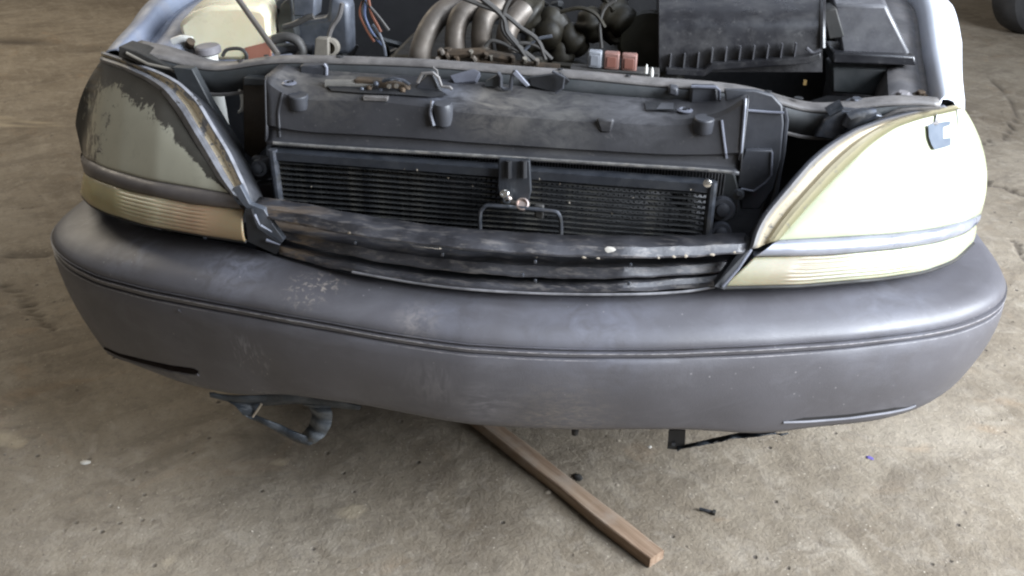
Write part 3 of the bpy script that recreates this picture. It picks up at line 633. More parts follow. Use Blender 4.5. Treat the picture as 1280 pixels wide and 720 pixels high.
# V-shaped centre stay
MB().tube(W([(622, 90), (626, 96), (626, 108), (630, 111), (638, 111), (640, 96), (644, 88)], .325), .0036, 8).build('centre_stay', M['duct'], cover)
MB().prism(W([(607, 102), (625, 92), (626, 108), (606, 108)], .33), (0, .012, 0)).build('stay_gusset', M['tieface'], cover)
MB().prism(W([(645, 88), (662, 107), (658, 109), (640, 92)], .32), (0, .006, 0)).build('stay_leg', M['edge'], cover, bevel=.001)
MB().prism(W([(662, 97), (700, 92), (712, 102), (695, 116), (664, 107)], .343), (0, .01, 0)).build('recess_shade', M['black'], cover)  # black slab paints the shade of a recess
MB().tube(W([(690, 89), (705, 97), (703, 110), (694, 116)], .332), .0024, 6).build('recess_edge', M['duct'], cover)
# square opening right of centre, its inner shade painted as a black patch
patch([(806, 129), (843, 131), (843, 141), (807, 140)], 'square_opening_shade', M['black'], .0042)
patch([(826, 132), (842, 132), (842, 140), (820, 140)], 'opening_flap', M['duct'], .0052)
# scoop on the front face
c0 = onb(551, 143, .0, BC)
MB().lathe(c0+np.array([.004, .004, -.022]), [(.010, 0), (.0155, .006), (.0165, .02), (.0165, .036), (.014, .042)], (0, -.10, 1), 20).build('scoop', M['duct'], cover)
rib([(541, 130), (539, 142), (543, 157)], .0035, M['edge'], 'scoop_edge', lift=.006)
MB().prism([p+np.array([0, -.002, 0]) for p in W([(745, 148), (768, 149), (764, 166), (750, 166)], .252)], (0, .01, 0)).build('shallow_boss', M['cover'], cover, bevel=.004)

# ------------------------------------------------------------------ duct panels right of the cover and dark pockets
dp = MB().prism(W([(905, 112), (945, 113), (966, 119), (978, 132), (980, 155), (976, 200), (966, 236), (950, 262), (926, 262)], .315), (0, .012, 0)).build('side_duct', M['duct'], CAR, bevel=.003)
MB().tube(W([(935, 138), (960, 140), (980, 141)], .312), .0022, 6).build('duct_seam', M['edge'], dp)
MB().prism(W([(932, 188), (966, 188), (965, 218), (957, 228), (942, 239), (921, 234), (927, 200)], .300), (0, .013, 0)).build('duct_panel', M['duct'], dp, bevel=.002)
MB().tube(W([(965, 190), (964, 219), (957, 228), (942, 239), (926, 236)], .299), .0020, 6).build('panel_edge', M['edge'], dp)
MB().prism(W([(980, 140), (1060, 146), (1040, 180), (1000, 215), (945, 292), (960, 240), (978, 190)], .40), (0, .02, 0)).build('side_pocket', M['black'], CAR)
MB().prism(W([(225, 105), (330, 92), (335, 250), (300, 240)], .52), (0, .02, 0)).build('side_pocket', M['black'], CAR)
MB().prism(W([(1046, 143), (1052, 143), (1051, 157), (1045, 158)], .345), (0, .02, 0)).build('rusty_tab', M['rust'], CAR)
# left: fan of support parts
MB().prism(W([(303, 98), (334, 100), (334, 180), (318, 200), (305, 190)], .345), (0, .02, 0)).build('side_duct', mat('dark_brown_plate', (.030, .022, .015), (.06, .045, .03), .6, dust=.3, dustc=(.09, .07, .05)), CAR, bevel=.002)  # plain dark brown plate
MB().prism(W([(304, 97), (336, 99), (338, 107), (304, 107)], .335), (0, .03, 0)).build('duct_flange', M['tieface'], CAR, bevel=.002)
wr = MB().tube(smoothcurve(W([(299, 112), (304, 122), (303, 135), (298, 141)], .36), 14), [.003, .006, .005, .002], 8).build('white_clip', M['white'], CAR)
# horn-like mounts each side of the condenser
def mount(cx, cyy, y, r, name='horn', s=1):
    c = A(cx, cyy, y); b_ = MB().lathe(c, [(r*.6, -.03), (r, -.022), (r, 0), (r*.86, .006), (r*.55, .006), (r*.50, .012), (r*.22, .014)], (0, -1, .25), 22).build(name, M['bluegrey'] if s < 0 else M['duct'], CAR); return b_
mount(325, 210, .27, .017, s=-1); mount(903, 262, .27, .022); mount(901, 290, .25, .018)
MB().prism(W([(313, 197), (336, 199), (339, 224), (316, 227)], .285), (0, .02, 0)).build('horn_bracket', M['bluegrey'], CAR, bevel=.004)
MB().prism(W([(318, 230), (340, 228), (346, 258), (330, 262)], .27), (0, .02, 0)).build('horn_bracket', M['duct'], CAR, bevel=.004)
MB().prism(W([(888, 232), (906, 213), (918, 213), (925, 245), (922, 268), (896, 262)], .295), (0, .02, 0)).build('horn_bracket', M['tieface'], CAR, bevel=.003)
bolt(A(923, 243, .28), .006, M['steelbar'], ax=(0, -1, .2))

# ------------------------------------------------------------------ radiator and condenser
yc = .225
tl = A(345, 190, yc); trr = A(887, 230, yc); xl, xr = tl[0], trr[0]; ztop = (tl[2]+trr[2])/2; sl_ = (trr[2]-tl[2])/(xr-xl)
def zc(x, z): return z+sl_*(x-(xl+xr)/2)
rad = MB().box(((xl+xr)/2, .315, .66), (xr-xl+.08, .03, .30)).build('radiator', M['black'], CAR, bevel=.002)
finv = MB()
for k in range(150):
    x = xl-.02+(xr-xl+.05)*k/149; finv.box((x, .292, zc(x, ztop)-.03), (.0022, .012, .14))
finv.build('radiator_fin', M['rad'], rad, smooth=False)['kind'] = 'stuff'
cond = MB().add([(xl, yc+.02, zc(xl, ztop)), (xr, yc+.02, zc(xr, ztop)), (xr, yc+.02, .46), (xl, yc+.02, .46)], [(0, 1, 2, 3)]).build('condenser', M['black'], CAR, solid=.004)
p = MB(); 
hd = .012
p.add([(xl-.006, yc-.008, zc(xl, ztop)+.002), (xr+.006, yc-.008, zc(xr, ztop)+.002), (xr+.006, yc-.008, zc(xr, ztop)-hd), (xl-.006, yc-.008, zc(xl, ztop)-hd), (xl-.006, yc+.016, zc(xl, ztop)+.004), (xr+.006, yc+.016, zc(xr, ztop)+.004)], [(0, 1, 2, 3), (0, 4, 5, 1)]); p.build('header_plate', M['plate'], cond, smooth=False, solid=.002)
pitch = .0098; NT_ = 26; tubeme = None
ang = math.atan(sl_)
for k in range(NT_):
    z = ztop-hd-.006-k*pitch
    if z < .48: break
    if tubeme is None:
        b_ = MB(); n2 = 28; xs = np.linspace(-(xr-xl)/2, (xr-xl)/2, n2)
        b_.tube([(x, 0, .0004*math.sin(x*23)) for x in xs], .0013, 8, flat=4.5); o = b_.build('condenser_tube', M['tube'], cond); tubeme = o.data
    else:
        o = bpy.data.objects.new('condenser_tube', tubeme); COL.objects.link(o); o.parent = cond
    o.location = ((xl+xr)/2, yc, z); o.rotation_euler = (random.uniform(-.04, .04), -ang+random.uniform(-.0008, .0008), 0)
fz_ = MB(); kk = 0
for k in range(NT_):
    z0 = ztop-hd-.006-k*pitch+pitch/2; xs = np.linspace(xl+.004, xr-.004, 170)
    a_ = [(x, yc-.004, zc(x, z0)+(.0030 if i_ % 2 else -.0030)+random.uniform(-.0006, .0006)) for i_, x in enumerate(xs)]; a_ = [(q[0], yc+.004, q[2]) for q in a_]; b2 = [(q[0], yc+.016, q[2]) for q in a_]
    fz_.sheet([a_, b2])
fz_.build('condenser_fins', M['finmat'], cond, smooth=False)['kind'] = 'stuff'
for px_, x in ((0, xl-.004), (1, xr+.004)):
    b_ = MB().tube([(x, yc-.004, zc(x, ztop)+.006), (x+.002, yc-.004, .66), (x+.004, yc-.004, .47)], .0080, 10); b_.build('condenser_side_tank', M['steelbar'], cond)
bolt(A(884, 229, .205), .004, M['bright'], cond, (0, -1, .2))
# dirt flecks on the condenser
for px, py in ((505, 212), (521, 213), (561, 222), (590, 232), (700, 230), (712, 254), (765, 267), (791, 248), (675, 224), (864, 238), (867, 237), (390, 233), (640, 222)):
    c = A(px, py, yc-.012); MB().add([c+np.array([random.uniform(-.0022, .0022), random.uniform(-.001, .001), random.uniform(-.003, .003)]) for _ in range(5)], [(0, 1, 2), (1, 2, 3), (2, 3, 4), (0, 3, 4), (0, 1, 4)]).build('dirt_fleck', M['crackdirt'], cond, smooth=False)
# centre bracket with the shiny pipe fittings and U guard
cb = MB().prism(W([(623, 199), (662, 201), (664, 240), (661, 252), (625, 251), (622, 235)], .205), (0, .012, 0)).build('centre_bracket', M['plate'], CAR, bevel=.002)
for a, b in ((636, 207), (655, 208)): MB().tube(W([(a, 201), (a, 222)], .203), .005, 8).build('bracket_rib', M['black'], cb)
ft_ = MB().lathe(A(633, 246, .188), [(.0095, -.01), (.0105, -.004), (.0095, .0), (.0075, .004), (.0078, .014), (.006, .015), (.004, .010)], (-.15, -.75, .8), 20).build('pipe_fitting', M['bright'], cb)
MB().lathe(A(653, 256, .188), [(.0095, -.008), (.011, 0), (.011, .005), (.0085, .0055), (.007, .001)], (.1, -.75, .7), 20).build('pipe_fitting', mat('dull_brass_fitting', (.35, .27, .24), (.5, .42, .38), .3, .9), cb)
MB().prism(W([(626, 252), (662, 256), (661, 261), (626, 257)], .190), (0, .012, 0)).build('fitting_flange', M['alu'], cb, bevel=.001)
MB().prism(W([(667, 256), (680, 257), (679, 275), (668, 273)], .188), (0, .01, 0)).build('rubber_stop', M['rubber'], cb, bevel=.003)
ug = smoothcurve(W([(600, 312), (600, 290), (600, 268), (604, 260), (612, 257), (650, 260), (690, 264), (698, 268), (701, 278), (701, 300), (700, 318)], .182), 60)
MB().tube(ug, .0036, 8).build('guard_rod', M['steelbar'], CAR)

# ------------------------------------------------------------------ grille bars left after the grille came off
def bar(top, bot, y_of, m, name, depth=.030, bulge=.006, label=None, n=60):
    a = resample(top, n); b = resample(bot, n); R = []
    for v, dy in ((0, .020), (0, .010), (.06, .006), (.30, .003), (.55, 0), (.80, -bulge), (.95, -bulge), (1, .006)):
        r = a*(1-v)+b*v; R.append([A(p[0], p[1]+.5*math.sin(p[0]*.11)+random.uniform(-.35, .35), y_of(p[0])+dy) for p in r])
    R[0] = [q+np.array([0, depth, .002]) for q in R[0]]; R[-1] = [q+np.array([0, depth*.6, -.002]) for q in R[-1]]
    return MB().sheet(R).build(name, m, CAR, solid=.002, ang=18, label=label)
def bar_mat():
    t = NT('chipped_black_bar'); c = t.ramp(t.noise(18, 7, .65), [(.35, (.020, .020, .024)), (.65, (.060, .060, .068))])
    c = t.mix(t.math('MULTIPLY', t.ramp(t.noise(80, 6, .75, stretch=(.35, 1, 1.5)), [(.52, 0), (.60, 1)]), .6), c, (.15, .138, .13))
    wd_ = t.math('MULTIPLY', t.math('MULTIPLY', t.blob(A(350, 305, .13), .12, .7), .7), t.ramp(t.noise(30, 6, .7, stretch=(.25, 1, 1.5)), [(.46, 0), (.54, 1)])); c = t.mix(wd_, c, (.20, .145, .095))
    t.col(c); t.set(Roughness=.42); t.bump(t.noise(70, 6, .7), .5, .0015); return t.m
BM = bar_mat()
yb = lambda off: (lambda px: float(np.interp(px, [310, 450, 600, 780, 940], [.150, .085, .060, .078, .150]))+off)
bar([(314, 257), (360, 263), (430, 278), (500, 289), (560, 297), (640, 303), (720, 307), (800, 308), (870, 307), (934, 303)],
    [(317, 270), (360, 280), (430, 294), (500, 304), (560, 311), (640, 318), (720, 322), (800, 324), (870, 322), (930, 317)], yb(0), BM, 'grille_bar', .035, .004, 'upper black grille bar, chipped')
bar([(322, 275), (350, 287), (400, 298), (470, 312), (560, 324), (650, 331), (740, 334), (830, 333), (926, 326)],
    [(330, 284), (350, 299), (400, 312), (470, 328), (560, 340), (650, 347), (740, 350), (830, 346), (918, 341)], yb(.022), BM, 'grille_bar', .03, .003, 'middle black grille bar, splintered at its left end')
bar([(345, 305), (400, 322), (470, 335), (560, 349), (640, 355), (740, 356), (820, 351), (905, 343)],
    [(350, 318), (400, 333), (470, 346), (560, 359), (640, 365), (740, 366), (820, 364), (898, 358)], yb(.010), BM, 'grille_bar', .03, .001)
MB().tube(smoothcurve([A(a, b, yb(-.001)(a)) for a, b in ((440, 340), (520, 354), (590, 362), (680, 367), (780, 368), (850, 365), (893, 359))], 40), .0022, 6).build('trim_line', mat('pale_trim', (.12, .118, .125), (.24, .235, .245), .45, .1, scale=40), CAR)
back = [A(a, b, .20) for a, b in resample([(318, 262), (440, 292), (600, 315), (780, 322), (935, 312)], 30)]
MB().sheet([back, [q+np.array([0, -.02, -.13]) for q in back]]).build('grille_backing', M['black'], CAR, solid=.003)
# broken left bracket (blue grey splinters) and right trim post
MB().prism(W([(290, 236), (300, 232), (312, 255), (330, 262), (342, 282), (355, 300), (347, 309), (330, 292), (316, 270), (300, 252)], .135), (0, .012, 0)).build('broken_bracket', M['bluegrey'], CAR, bevel=.001)
MB().prism(W([(306, 262), (314, 262), (322, 285), (350, 305), (345, 318), (310, 302)], .128), (0, .010, 0)).build('lamp_end_cap', M['black'], CAR)
for pts in ([(318, 268), (326, 284)], [(326, 282), (340, 290)], [(333, 300), (350, 306)]): MB().tube(W(pts, .122), [.003, .0012], 5).build('splinter', M['edge'], CAR)
MB().tube([A(a, b, y) for a, b, y in ((939, 312, .13), (922, 337, .105), (903, 358, .10))], .0024, 6).build('trim_post', M['edge'], CAR)
MB().prism([A(a, b, y) for a, b, y in ((934, 300, .16), (942, 306, .15), (906, 362, .10), (893, 358, .10))], (0, .02, 0)).build('lamp_end_cap', M['black'], CAR)
GB = BVHTree.FromPolygons([Vector(A(a, b, yb(-.009)(a))) for b0, b1 in ((0, 1),) for (a, b) in list(resample([(314, 258), (500, 289), (640, 303), (800, 308), (934, 303)], 40))+list(resample([(317, 272), (500, 306), (640, 320), (800, 326), (930, 319)], 40))], grid_faces(40, 2))
dab(763, 312, 6, M['chip'], 'pale_chip', CAR, GB)
for px, py, r in ((437, 291, 2), (550, 311, 2), (672, 328, 2), (730, 322, 2.4), (748, 323, 2.4), (823, 322, 1.8), (842, 321, 2.4), (857, 320, 2.8), (890, 318, 3), (918, 315, 2.2), (600, 319, 2)): dab(px, py, r, M['crackdirt'], 'paint_flake', CAR, GB)
for px, py in ((444, 303), (553, 318), (669, 327), (788, 331), (653, 344), (669, 351), (786, 354)):
    MB().box(A(px, py, yb(-.001)(px)), (.005, .004, .006)).build('grille_clip', M['steelbar'], CAR, bevel=.001)

# ------------------------------------------------------------------ engine bay
eb = MB().add([(-.80, .43, .42), (.80, .43, .42), (.80, 1.45, .42), (-.80, 1.45, .42)], [(0, 1, 2, 3)]).build('bay_floor', M['black'], CAR, solid=.004)
MB().box((0, 1.42, .72), (1.62, .02, .62)).build('firewall', mat('shaded_firewall', (.003, .003, .004), (.007, .007, .008), .8), CAR)  # shade under the raised hood is put into this near-black colour
# engine block mass
blk = MB()
for (x, y, z, a, b, c) in ((.02, .82, .66, .62, .36, .38), (.10, .66, .62, .40, .14, .30), (-.22, .80, .60, .16, .3, .3)): blk.box((x, y, z), (a, b, c))
def lump(c, r_, m, name, parent):
    bm = bmesh.new(); bmesh.ops.create_icosphere(bm, subdivisions=3, radius=r_); o_ = np.array(c)*9
    for v in bm.verts:
        q = v.co*(22*.04/r_); k = 1+.22*math.sin(q.x*3.1+o_[0])*math.cos(q.y*2.3+o_[1])+.13*math.sin(q.z*6+q.x*5+o_[2]); v.co = Vector((v.co.x*k*1.25, v.co.y*k, v.co.z*k*.9))
    for f_ in bm.faces: f_.smooth = True
    me = bpy.data.meshes.new(name); bm.to_mesh(me); bm.free(); me.materials.append(m); o = bpy.data.objects.new(name, me); COL.objects.link(o); o.parent = parent; o.location = c; o.rotation_euler = (random.random()*3, random.random()*3, random.random()*3); return o
eng = blk.build('engine', M['engine'], CAR, bevel=.02)
for k in range(34):
    x = random.uniform(.02, .28); y = random.uniform(.58, .72); z = random.uniform(.70, .86)
    lump((x, y, z), .014+.008*random.random(), M['engine'], 'engine_boss', eng)
c = A(845, 45, .60)
MB().lathe(A(810, 52, .66), [(.055, -.02), (.062, 0), (.055, .01), (.02, .012)], (0, -1, .2), 28).build('pulley', mat('olive_pulley', (.012, .012, .007), (.025, .024, .012), .5), eng)
# intake runners
for pts, r in (([(524, 84), (526, 62), (537, 35), (556, 14), (585, 4)], .019), ([(570, 70), (569, 45), (576, 20), (600, 4)], .018), ([(603, 62), (602, 40), (607, 20), (625, 6)], .018), ([(635, 66), (633, 45), (640, 28), (655, 12)], .018)):
    y = .60; q = smoothcurve([A(a, b, y+.006*k*k) for k, (a, b) in enumerate(pts)], 28); MB().tube(q, [r*1.25, r*1.15, r*1.2, r*1.3], 18).build('intake_runner', M['alu'], CAR)
MB().prism(W([(545, -12), (660, -14), (670, 8), (640, 16), (560, 12)], .70), (0, .10, 0)).build('intake_plenum', M['alu'], CAR, bevel=.008)
for pts, r in (([(548, 68), (600, 66), (640, 74)], .010), ([(552, 80), (620, 78), (700, 84)], .007), ([(560, 60), (562, 78)], .008), ([(598, 62), (596, 78)], .008)): MB().tube(W(pts, .54), r, 8).build('fuel_rail', M['rust'], CAR)
for k, (a, b) in enumerate(((553, 67), (560, 72), (590, 69), (594, 76), (606, 72), (614, 74), (546, 78), (640, 76), (655, 78), (670, 80), (572, 76))):
    MB().lathe(A(a, b, .53+.004*(k % 3)), [(.005, 0), (.006, .003), (.0045, .012)], (random.uniform(-.5, .5), -.6, 1), 8).build('fastener', (M['alu'], M['rust'], M['seal'])[k % 3], CAR)
for pts, r, mm in (([(570, -6), (600, 6), (630, 18), (650, 34), (672, 50), (682, 74)], .0045, 'hose'), ([(600, -4), (628, 20), (634, 40), (650, 60), (662, 78)], .006, 'hose'), ([(640, -8), (630, 14), (628, 34), (640, 52), (670, 76)], .005, 'hose'),
                  ([(606, 58), (614, 51), (628, 54), (640, 60), (652, 66)], .0038, 'hose'), ([(636, 60), (652, 54), (672, 58), (690, 74)], .0038, 'hose'), ([(652, 66), (670, 50), (690, 45)], .0035, 'bluegrey'),
                  ([(752, 60), (750, 30), (756, 10), (770, 0)], .0032, 'hose'), ([(700, 15), (725, 10), (745, 18), (756, 34)], .004, 'engine'), ([(690, 80), (760, 86), (830, 94)], .005, 'engine')):
    MB().tube(smoothcurve(W(pts, .57), 26), r, 8).build('hose', M[mm], CAR)
# dark brown lumps behind the plug wires
for px, py, r in ((660, 20, .04), (690, 34, .035), (715, 48, .03), (740, 30, .03), (700, 62, .03), (770, 22, .035), (668, 44, .03)):
    lump(A(px, py, .68), r*1.05, M['engine'], 'engine_casting', eng)
# left cluster: brake/steering unit, pipes, clamp
lb = MB().prism(W([(366, -10), (394, -8), (392, 22), (366, 20)], .58), (0, .05, 0)).build('control_unit', M['bluegrey'], CAR, bevel=.003)
MB().prism(W([(350, 6), (364, -6), (368, 28), (372, 48), (352, 54), (345, 30)], .64), (0, .05, 0)).build('pump_body', M['tieface'], CAR, bevel=.006)
MB().prism(W([(364, 28), (408, 22), (412, -8), (436, 4), (438, 68), (395, 70), (366, 50)], .66), (0, .05, 0)).build('pump_cover', M['bluegrey'], CAR, bevel=.01)
MB().tube(smoothcurve(W([(354, 34), (368, 30), (384, 22), (392, 20)], .58), 16), .006, 8).build('hose', M['hose'], CAR)
MB().tube(smoothcurve(W([(342, 50), (356, 46), (370, 50), (378, 62), (376, 70)], .56), 20), .010, 12).build('hose', M['hose'], CAR)
MB().tube(smoothcurve(W([(346, 62), (366, 60), (392, 62)], .58), 12), .011, 12).build('hose', M['bluegrey'], CAR)
MB().lathe(A(413, 59, .57), [(.016, -.012), (.018, -.01), (.018, .012), (.012, .013), (.012, 0)], (.1, -1, .1), 18).build('hose_clamp', M['seal'], CAR)
MB().prism(W([(394, 48), (410, 48), (410, 70), (392, 70)], .55), (0, .02, 0)).build('clamp_block', M['seal'], CAR, bevel=.002)
MB().tube(smoothcurve(W([(408, 60), (414, 36), (424, 20), (428, 4)], .60), 16), .005, 8).build('pipe', M['tie'], CAR)
for k, (pts, mm) in enumerate((([(456, -4), (450, 16), (458, 36), (468, 52)], 'orangewire'), ([(460, -4), (464, 16), (472, 32), (476, 40)], 'orangewire'), ([(458, -4), (456, 20), (466, 42), (478, 56)], 'bluewire'), ([(452, -4), (462, 8), (474, 22), (486, 38)], 'hose'), ([(466, 30), (474, 42), (480, 58), (482, 70)], 'bluegrey'), ([(455, -4), (453, 14), (463, 40), (474, 50)], 'hose'))):
    MB().tube(smoothcurve(W(pts, .60), 18), .0032, 6).build('wire', M[mm], CAR)
for px, py, r in ((330, 20, .03), (355, 8, .02), (430, 8, .016), (345, 40, .018)): MB().lathe(A(px, py, .70), [(r*.5, -r), (r, -r*.5), (r, r*.4), (r*.6, r)], (.2, -1, .4), 14).build('pump_casting', M['tieface'], CAR)
# reservoir
ro = [(240, 16), (262, 8), (296, 7), (316, 9), (327, 11), (335, 20), (338, 50), (340, 72), (300, 76), (262, 76), (240, 60), (226, 44), (223, 30)]
tank = MB().prism(W(ro, .56), (-.03, .13, .004)).build('coolant_tank', M['cream'], CAR, bevel=.016)
MB().prism(W([(306, 60), (337, 52), (340, 78), (308, 78)], .557), (0, .004, 0)).build('coolant_level', M['coolant'], tank, bevel=.001)
MB().tube(smoothcurve(W([(216, 52), (228, 48), (240, 50)], .52), 10), .007, 10).build('tank_spout', M['white'], tank)
nk = A(261, 66, .43); MB().lathe(nk+np.array([0, 0, -.22]), [(.017, 0), (.019, .08), (.0155, .2), (.0165, .225), (.015, .23)], (0, 0, 1), 22).build('washer_neck', M['white'], CAR)
MB().lathe(nk+np.array([0, 0, -.002]), [(.020, 0), (.024, .003), (.024, .013), (.021, .016), (.008, .017)], (-.05, -.05, 1), 26).build('washer_cap', M['capgrey'], CAR)
MB().lathe(A(236, 58, .44), [(.007, 0), (.009, .004), (.008, .018)], (.5, -.4, .6), 12).build('neck_fitting', M['rust'], CAR)
MB().tube(smoothcurve(W([(278, 70), (284, 62), (300, 61), (308, 68), (308, 76)], .44), 16), .0035, 8).build('hose', M['hose'], CAR)
MB().tube([A(290, -12, .50), A(347, 68, .40)], .0058, 10).build('prop_rod', mat('dull_rod', (.16, .145, .13), (.24, .22, .2), .45, .5), CAR)
bolt(A(190, 64, .46), .010, M['seal'])
for k in range(46):
    px = random.uniform(345, 820); py = random.uniform(-10, 70); y = random.uniform(.62, .95); a0 = A(px, py, y); q = [a0]
    if 395 < px < 440 or 500 < px < 660: continue
    for _ in range(3): q.append(q[-1]+np.array([random.uniform(-.05, .05), random.uniform(-.02, .04), random.uniform(-.05, .03)]))
    MB().tube(smoothcurve(q, 16), random.uniform(.003, .009), 7).build('hose', (M['hosedark'], M['engine'], M['tieface'])[k % 3], CAR)
# relays
for (a, b, w_, mm) in ((744, 66, 17, 'relayg'), (765, 68, 19, 'relay'), (787, 70, 19, 'relay')):
    h = A(a, b, .43); wx = w_/680; o = MB().box(h+np.array([0, .006, -.012]), (wx, .020, .030)).build('relay', M[mm], CAR, bevel=.003)
    MB().box(h+np.array([0, -.0045, -.013]), (wx*.6, .002, .018)).build('relay_face', M['relayg'] if mm == 'relayg' else mat('dark_relay_face', (.17, .07, .05), (.21, .09, .07), .5), o, bevel=.0006)
MB().box(A(768, 92, .44), (.16, .04, .02)).build('relay_box', M['rubber'], CAR, bevel=.002)
for px, py in ((808, 86), (815, 90)): MB().lathe(A(px, py, .40), [(.003, -.008), (.003, 0), (.001, .008)], (0, 0, 1), 8).build('cable_tip', M['white'], CAR)
# air filter box: rounded lid with ribs along its lower edge
ab = MB(); prof = [(-26, .66, 1), (-5, .62, 1), (12, .57, 1), (28, .545, 1), (40, .535, 1), (90, .52, 1)]
R = []
for dy_, y, _ in prof:
    R.append(np.array([A(a, dy_+(a-825)*.012*0+(4 if a < 824 else 0), y) for a in np.linspace(824, 1028, 20)]))
front = R; ab.sheet(R)
lx = [r[0] for r in R]; rx = [r[-1] for r in R]
ab.sheet([np.array(lx), np.array([q+np.array([-.004, .25, -.01]) for q in lx])]); ab.sheet([np.array(rx), np.array([q+np.array([.006, .25, -.01]) for q in rx])])
ab.add([lx[0], rx[0], rx[0]+np.array([0, .25, .02]), lx[0]+np.array([0, .25, .02])], [(0, 1, 2, 3)])
abx = ab.build('air_filter_box', M['airbox'], CAR, smooth=True, ang=50); bpy.context.view_layer.objects.active = abx
MB().tube(smoothcurve([A(1028, b, y-.002) for b, y in ((-20, .65), (-2, .62), (14, .57), (35, .54), (60, .53))], 20), .006, 8).build('box_corner', M['airbox'], abx)
for k in range(10):
    px = 838+k*17.3; MB().box(A(px, 73+(k < 3)*5-k*1.0, .519), (.0026, .014, .030)).build('box_rib', M['fuselid'], abx, smooth=False)
MB().prism(W([(832, 86), (880, 88), (890, 80), (1010, 72), (1026, 66), (1026, 74), (1010, 80), (892, 88), (880, 96), (832, 94)], .50), (0, .03, 0)).build('box_flange', M['airbox'], abx, bevel=.002)
MB().tube(smoothcurve(W([(1008, 60), (1016, 66), (1026, 62)], .51), 8), .003, 6).build('box_clip', M['fuselid'], abx)
# fuse box right
fb = MB().prism(W([(1042, 6), (1108, 6), (1140, 72), (1052, 68)], .62)+[], (0, .10, .02)).build('fuse_box', M['fuselid'], CAR, bevel=.006)
MB().prism(W([(1042, 66), (1144, 70), (1146, 82), (1040, 80)], .60), (0, .10, 0)).build('fuse_box_base', M['airbox'], fb, bevel=.004)
MB().prism(W([(1028, 14), (1046, 10), (1056, 46), (1036, 50)], .60), (0, .06, 0)).build('fuse_box_latch', M['rubber'], fb, bevel=.003)
MB().prism(W([(1040, 84), (1148, 88), (1150, 124), (1040, 116)], .62), (0, .08, 0)).build('battery_tray', M['tieface'], CAR, bevel=.004)
MB().box(A(1006, 103, .56), (.006, .006, .009)).build('brass_terminal', mat('brass', (.25, .17, .06), (.3, .2, .08), .5, .6), CAR)
# raised hood, out of frame above the bay
R = []
for k in range(14):
    t_ = k/13; y = 1.50-1.02*t_*math.cos(math.radians(62)); z = 1.04+1.02*t_*math.sin(math.radians(62))+.06*math.sin(math.pi*t_)
    R.append([(x*(1-.10*t_**3), y-.03*math.cos(x*1.6), z+.02*math.cos(x*1.7)) for x in np.linspace(-.74, .74, 18)])
hood = MB().sheet(R).build('hood', M['paint'], CAR, solid=.02)
# rest of the body behind the bay
def tub(secs):
    V = []; n8 = None
    for (y, wd, z0, z1, rd) in secs:
        pts = [(-wd+rd, z0), (wd-rd, z0), (wd, z0+rd), (wd, z1-rd), (wd-rd, z1), (-wd+rd, z1), (-wd, z1-rd), (-wd, z0+rd)]
        V.append([(a_, y, b_) for a_, b_ in pts]); n8 = len(pts)
    return MB().add(np.concatenate([np.array(v) for v in V]), grid_faces(n8, len(secs), True)+[tuple(range(n8)), tuple(range((len(secs)-1)*n8, len(secs)*n8))])
tub([(1.50, .89, .30, .98, .06), (2.0, .905, .28, 1.0, .07), (3.4, .905, .28, 1.02, .07), (4.3, .86, .34, 1.02, .08), (4.45, .80, .42, .98, .08)]).build('body_shell', M['paint'], CAR, bevel=.01)
tub([(1.62, .74, 1.0, 1.04, .01), (2.25, .66, 1.0, 1.58, .05), (3.7, .66, 1.0, 1.60, .05), (4.35, .72, 1.0, 1.06, .01)]).build('cabin_glass', mat('dark_glass', (.01, .012, .014), rough=.08, bump=0, rvar=.02), CAR)
tub([(2.2, .67, 1.57, 1.615, .02), (3.75, .67, 1.59, 1.635, .02)]).build('roof', M['paint'], CAR, bevel=.01)
MB().box((0, 2.4, .27), (1.5, 3.6, .05)).build('floor_pan', M['black'], CAR)
for s in (-1, 1):
    wh = MB().lathe((s*.76, 3.6, .35), [(.19, -.10), (.30, -.105), (.335, -.09), (.35, -.05), (.35, .05), (.335, .09), (.30, .105), (.19, .10)], (1, 0, 0), 40).build('wheel', M['tyre'], CAR)
# front wheels under the wings
for s in (-1, 1):
    wprof = [(.19, -.10), (.30, -.105), (.335, -.09), (.35, -.05), (.35, .05), (.335, .09), (.30, .105), (.19, .10)]
    wh = MB().lathe((s*.76, 1.0, .35), wprof, (1, 0, 0), 40).build('wheel', M['tyre'], CAR); MB().lathe((s*.80, 1.0, .35), [(.19, -.05), (.185, .02), (.06, .035), (.03, .045)], (s, 0, 0), 30).build('wheel_rim', M['rim'], wh)

# torn splash guard hanging under the bumper, left
def strip(pts_a, pts_b, ya, yb_, name, m, parent=CAR, n=24, th_=.0025):
    a = resample(pts_a, n); b = resample(pts_b, n)
    ra = [A(p_[0], p_[1], ya+.006*math.sin(i_*.9)) for i_, p_ in enumerate(a)]; rb_ = [A(p_[0], p_[1], yb_+.006*math.sin(i_*.9+1)) for i_, p_ in enumerate(b)]
    mid_ = [(p_+q_)/2+np.array([0, -.004-.004*random.random(), 0]) for p_, q_ in zip(ra, rb_)]
    return MB().sheet([ra, mid_, rb_]).build(name, m, parent, solid=th_, ang=60)
gd = strip([(262, 490), (285, 494), (325, 494), (353, 490), (410, 498), (452, 507)], [(268, 494), (300, 505), (332, 506), (372, 503), (412, 508), (450, 511)], .12, .15, 'splash_guard', M['cloth'])
strip([(266, 490), (284, 502), (306, 514), (330, 524), (350, 531), (372, 542), (394, 550)], [(328, 500), (326, 510), (312, 522), (332, 532), (350, 542), (368, 552), (386, 557)], .13, .14, 'torn_flap', M['cloth'], gd)
